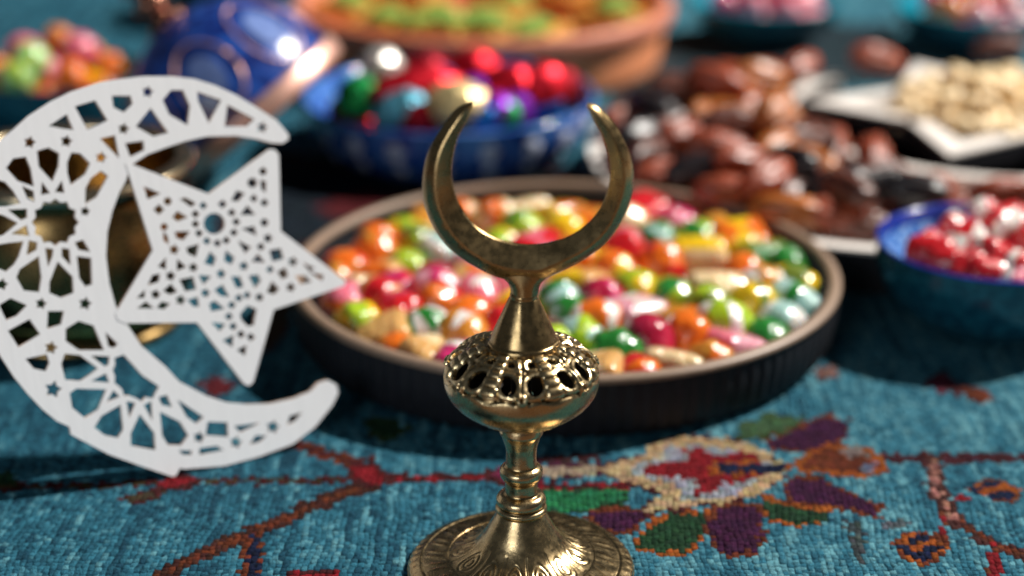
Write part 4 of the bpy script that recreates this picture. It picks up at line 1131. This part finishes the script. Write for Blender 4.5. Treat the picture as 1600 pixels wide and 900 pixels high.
def ring_dish(name, loops, parent, h, hf, wm, sm):
    """loops: outer and inner outline of the rim, same point count: rim top, outside wall, inside wall, floor"""
    o, i = loops; n = len(o)
    b = MB(); b.add([(x, y, h) for x, y in o] + [(x, y, h) for x, y in i] + [(x, y, h - .14) for x, y in o] + [(x, y, h - .14) for x, y in i],
                    [(k, (k + 1) % n, n + (k + 1) % n, n + k) for k in range(n)] + [(2 * n + k, 2 * n + (k + 1) % n, (k + 1) % n, k) for k in range(n)] + [(n + k, n + (k + 1) % n, 3 * n + (k + 1) % n, 3 * n + k) for k in range(n)])
    b.build('rim', wm, parent, smooth=False)
    b = MB(); b.add([(x, y, h - .14) for x, y in o] + [(x, y, .03) for x, y in o], [(k, n + k, n + (k + 1) % n, (k + 1) % n) for k in range(n)] + [tuple(n + k for k in range(n))]); b.build('side_wall', sm, parent, smooth=False)
    b = MB(); b.add([(x, y, h - .14) for x, y in i] + [(x, y, hf) for x, y in i], [(k, (k + 1) % n, n + (k + 1) % n, n + k) for k in range(n)] + [tuple(n + k for k in range(n))]); b.build('well', wm, parent, smooth=False)
kp = empty('crescent_platter', (0, 0, 0)); tag(kp, 'crescent shaped platter with white rim and black side, heaped with dates', 'platter')
o1, i1 = crescent_outline(0.0); o2, i2 = crescent_outline(.75)
ring_dish('crescent', (o1 + i1, o2 + i2), kp, 2.0, .8, M_WPAINT, M_BSIDE)
SX, SY, SR = 26.2, 92.2, 9.9
def star_loop(Rr, inn, rot): return [(SX + (Rr if k % 2 == 0 else inn) * math.cos(rot + math.pi * k / 5), SY + (Rr if k % 2 == 0 else inn) * math.sin(rot + math.pi * k / 5)) for k in range(10)]
sp = empty('star_dish', (0, 0, 0)); tag(sp, 'white star shaped dish with black sides, full of blanched nuts', 'dish')
ring_dish('star', (star_loop(SR, 5.6, R(173)), star_loop(SR - 2.6, 4.5, R(173))), sp, 2.1, .8, M_WPAINT, M_BSIDE)

def date_mat(name, c1, c2, rough):
    m = NT(name); v = m.coord()
    f = m.noise(v, 110, 5, .6)
    m.l(m.ramp(f, [(.3, c1), (.7, c2)]), m.b.inputs['Base Color']); m.setb(Roughness=rough)
    m.b.inputs['Subsurface Weight'].default_value = .35; m.b.inputs['Subsurface Scale'].default_value = .004; m.b.inputs['Coat Weight'].default_value = .16; m.b.inputs['Coat Roughness'].default_value = .22
    wv = m.n('ShaderNodeTexNoise', Scale=60.0, Detail=4.0); mp = m.n('ShaderNodeMapping'); mp.inputs['Scale'].default_value = (.35, 2.2, 2.2); m.l(v, mp.inputs['Vector']); m.l(mp.outputs[0], wv.inputs['Vector'])
    m.bump(wv.outputs['Fac'], .9, .005); return m.mat
DM = {'reddish brown': date_mat('date_red', (.15, .024, .010), (.46, .090, .032), .38), 'amber brown': date_mat('date_amber', (.24, .065, .010), (.60, .19, .035), .38), 'black': date_mat('date_black', (.008, .007, .010), (.025, .016, .018), .3), 'dark brown': date_mat('date_dark', (.06, .018, .012), (.17, .05, .03), .34)}
def date_mesh(m, seed):
    r_ = random.Random(seed); b = MB(); nu, nv = 30, 18; vs = []
    ph = [r_.uniform(0, 6.3) for _ in range(3)]
    for j in range(nv + 1):
        t = math.pi * j / nv
        for i in range(nu):
            a = 2 * math.pi * i / nu
            w_ = 1 + .07 * math.sin(4 * a + ph[0] + 2.0 * math.cos(t)) + .05 * math.sin(9 * a + ph[1] + 1.5 * math.cos(2 * t)) + .04 * math.sin(7 * t + ph[2] + 2 * a)
            s = math.sin(t) ** .8
            vs.append((-1.75 * math.cos(t), .90 * s * w_ * math.cos(a), .82 * s * w_ * math.sin(a)))
    b.v = vs
    for j in range(nv):
        for i in range(nu):
            i2 = (i + 1) % nu; b.f.append((j * nu + i, j * nu + i2, (j + 1) * nu + i2, (j + 1) * nu + i)); b.m.append(0)
    return b.mesh('date', [m])
DMESH = {k: [date_mesh(m, 31 + q) for q in range(2)] for k, m in DM.items()}
kinds = ['reddish brown'] * 5 + ['amber brown'] * 3 + ['dark brown'] * 4 + ['black'] * 2
def put_date(x, y, z, kind, rz, tilt=(0, 0), s=1.0):
    o = link('date', DMESH[kind][rnd.randrange(2)], None, (x, y, z)); o.rotation_euler = (tilt[0], tilt[1], rz); o.scale = (s,) * 3
    tag(o, None, 'date', 'dates heaped on the crescent platter'); return o
items = []; placed = []
for (px, py, z, kind, rz) in [(1310,286,3.3,'black',.2),(1430,296,3.3,'black',-.1),(1370,272,2.5,'dark brown',.5),(1565,302,2.6,'reddish brown',.15),(1372,290,3.0,'black',.4),(1300,335,2.7,'reddish brown',.1),(1230,330,2.8,'amber brown',-.2),(1260,255,3.2,'amber brown',-.8),
                              (1210,235,3.6,'amber brown',.9),(1210,170,4.6,'amber brown',1.2),(1370,92,3.4,'reddish brown',.2),(1560,75,2.8,'dark brown',.2),(1140,300,2.9,'reddish brown',0),(1090,265,3.2,'black',.3),(1160,250,3.6,'reddish brown',.5),(1000,210,3.0,'black',.8),(1010,240,2.7,'dark brown',1.2),
                              (1070,210,4.0,'reddish brown',.9),(1130,190,4.4,'dark brown',.4),(1120,125,4.8,'reddish brown',-.3),(1060,140,4.2,'dark brown',.2),(1190,120,4.4,'amber brown',.4),(1250,105,3.6,'reddish brown',.9),(1340,350,2.2,'dark brown',.1),(1630,310,2.6,'reddish brown',.2)]:
    p = at(px, py, z); placed.append((p.x, p.y, z)); items.append((put_date(p.x, p.y, z, kind, rz, (rnd.uniform(-.4, .4), rnd.uniform(-.25, .25)), rnd.uniform(.88, 1.02)), kind + ' glossy date'))
for lay, (z, n, shr) in enumerate([(1.65, 44, 1.0), (2.7, 36, 1.5), (3.7, 14, 3.0)]):
    k = tries = 0
    while k < n and tries < 4000:
        tries += 1
        x, y = rnd.uniform(KX - KR, KX + KR), rnd.uniform(KY - KR, KY + KR)
        if math.hypot(x - KX, y - KY) > KR - shr or math.hypot(x - IX, y - IY) < IR + shr: continue
        if any(math.hypot(x - e[0], y - e[1]) < 1.5 and abs(z - e[2]) < .9 for e in placed): continue
        if lay == 2 and x > 16: continue
        if lay and x > 15 and y < 81: continue
        placed.append((x, y, z)); k += 1; kind = kinds[rnd.randrange(len(kinds))]
        items.append((put_date(x, y, z, kind, rnd.uniform(0, 3.1), (rnd.uniform(-.5, .5), rnd.uniform(-.3, .3)), rnd.uniform(.82, 1.0)), kind + ' glossy date' + (' low' if lay == 0 else '')))
single_out(items, 'date heap', (KX - 2, KY - 1), 12, 12)

M_NUT = simple('blanched_nut', (.88, .68, .40), .42, 0, 200, .12, .2)
b = MB(); nu, nv = 14, 10; vs = []
for j in range(nv + 1):
    t = math.pi * j / nv
    for i in range(nu):
        a = 2 * math.pi * i / nu; s = math.sin(t) * (1 + .1 * math.cos(t))
        vs.append((-.85 * math.cos(t), .55 * s * math.cos(a), .45 * s * math.sin(a) * (1 if math.sin(a) > 0 else .8)))
b.v = vs
for j in range(nv):
    for i in range(nu):
        i2 = (i + 1) % nu; b.f.append((j * nu + i, j * nu + i2, (j + 1) * nu + i2, (j + 1) * nu + i)); b.m.append(0)
nut_me = b.mesh('nut', [M_NUT]); npl = []; items = []
for lay, (z, rad, n) in enumerate([(1.45, 5.4, 52), (2.2, 5.0, 48), (2.85, 3.8, 28), (3.5, 2.2, 10)]):
    k = tries = 0
    while k < n and tries < 4000:
        tries += 1; a = rnd.uniform(0, 6.283); r = rad * math.sqrt(rnd.random()); x, y = r * math.cos(a), r * math.sin(a)
        if any(math.hypot(x - e[0], y - e[1]) < .88 and e[2] == lay for e in npl): continue
        npl.append((x, y, lay)); k += 1
        o = link('nut', nut_me, None, (SX + x, SY + y, z + rnd.uniform(-.08, .12))); o.rotation_euler = (rnd.uniform(-.6, .6), rnd.uniform(-.5, .5), rnd.uniform(0, 6.3)); s = rnd.uniform(.88, 1.1); o.scale = (s, s, s)
        tag(o, 'cream coloured blanched nut lying low in the heap on the white star dish', 'nut', 'blanched nuts in the star dish' if lay > 1 else 'blanched nuts lower in the star dish')
        items.append((o, ['bottom cream nut', 'cream nut low', 'cream nut', 'topmost cream nut'][lay]))
single_out(items, 'star dish heap', (SX, SY), 4, 4)
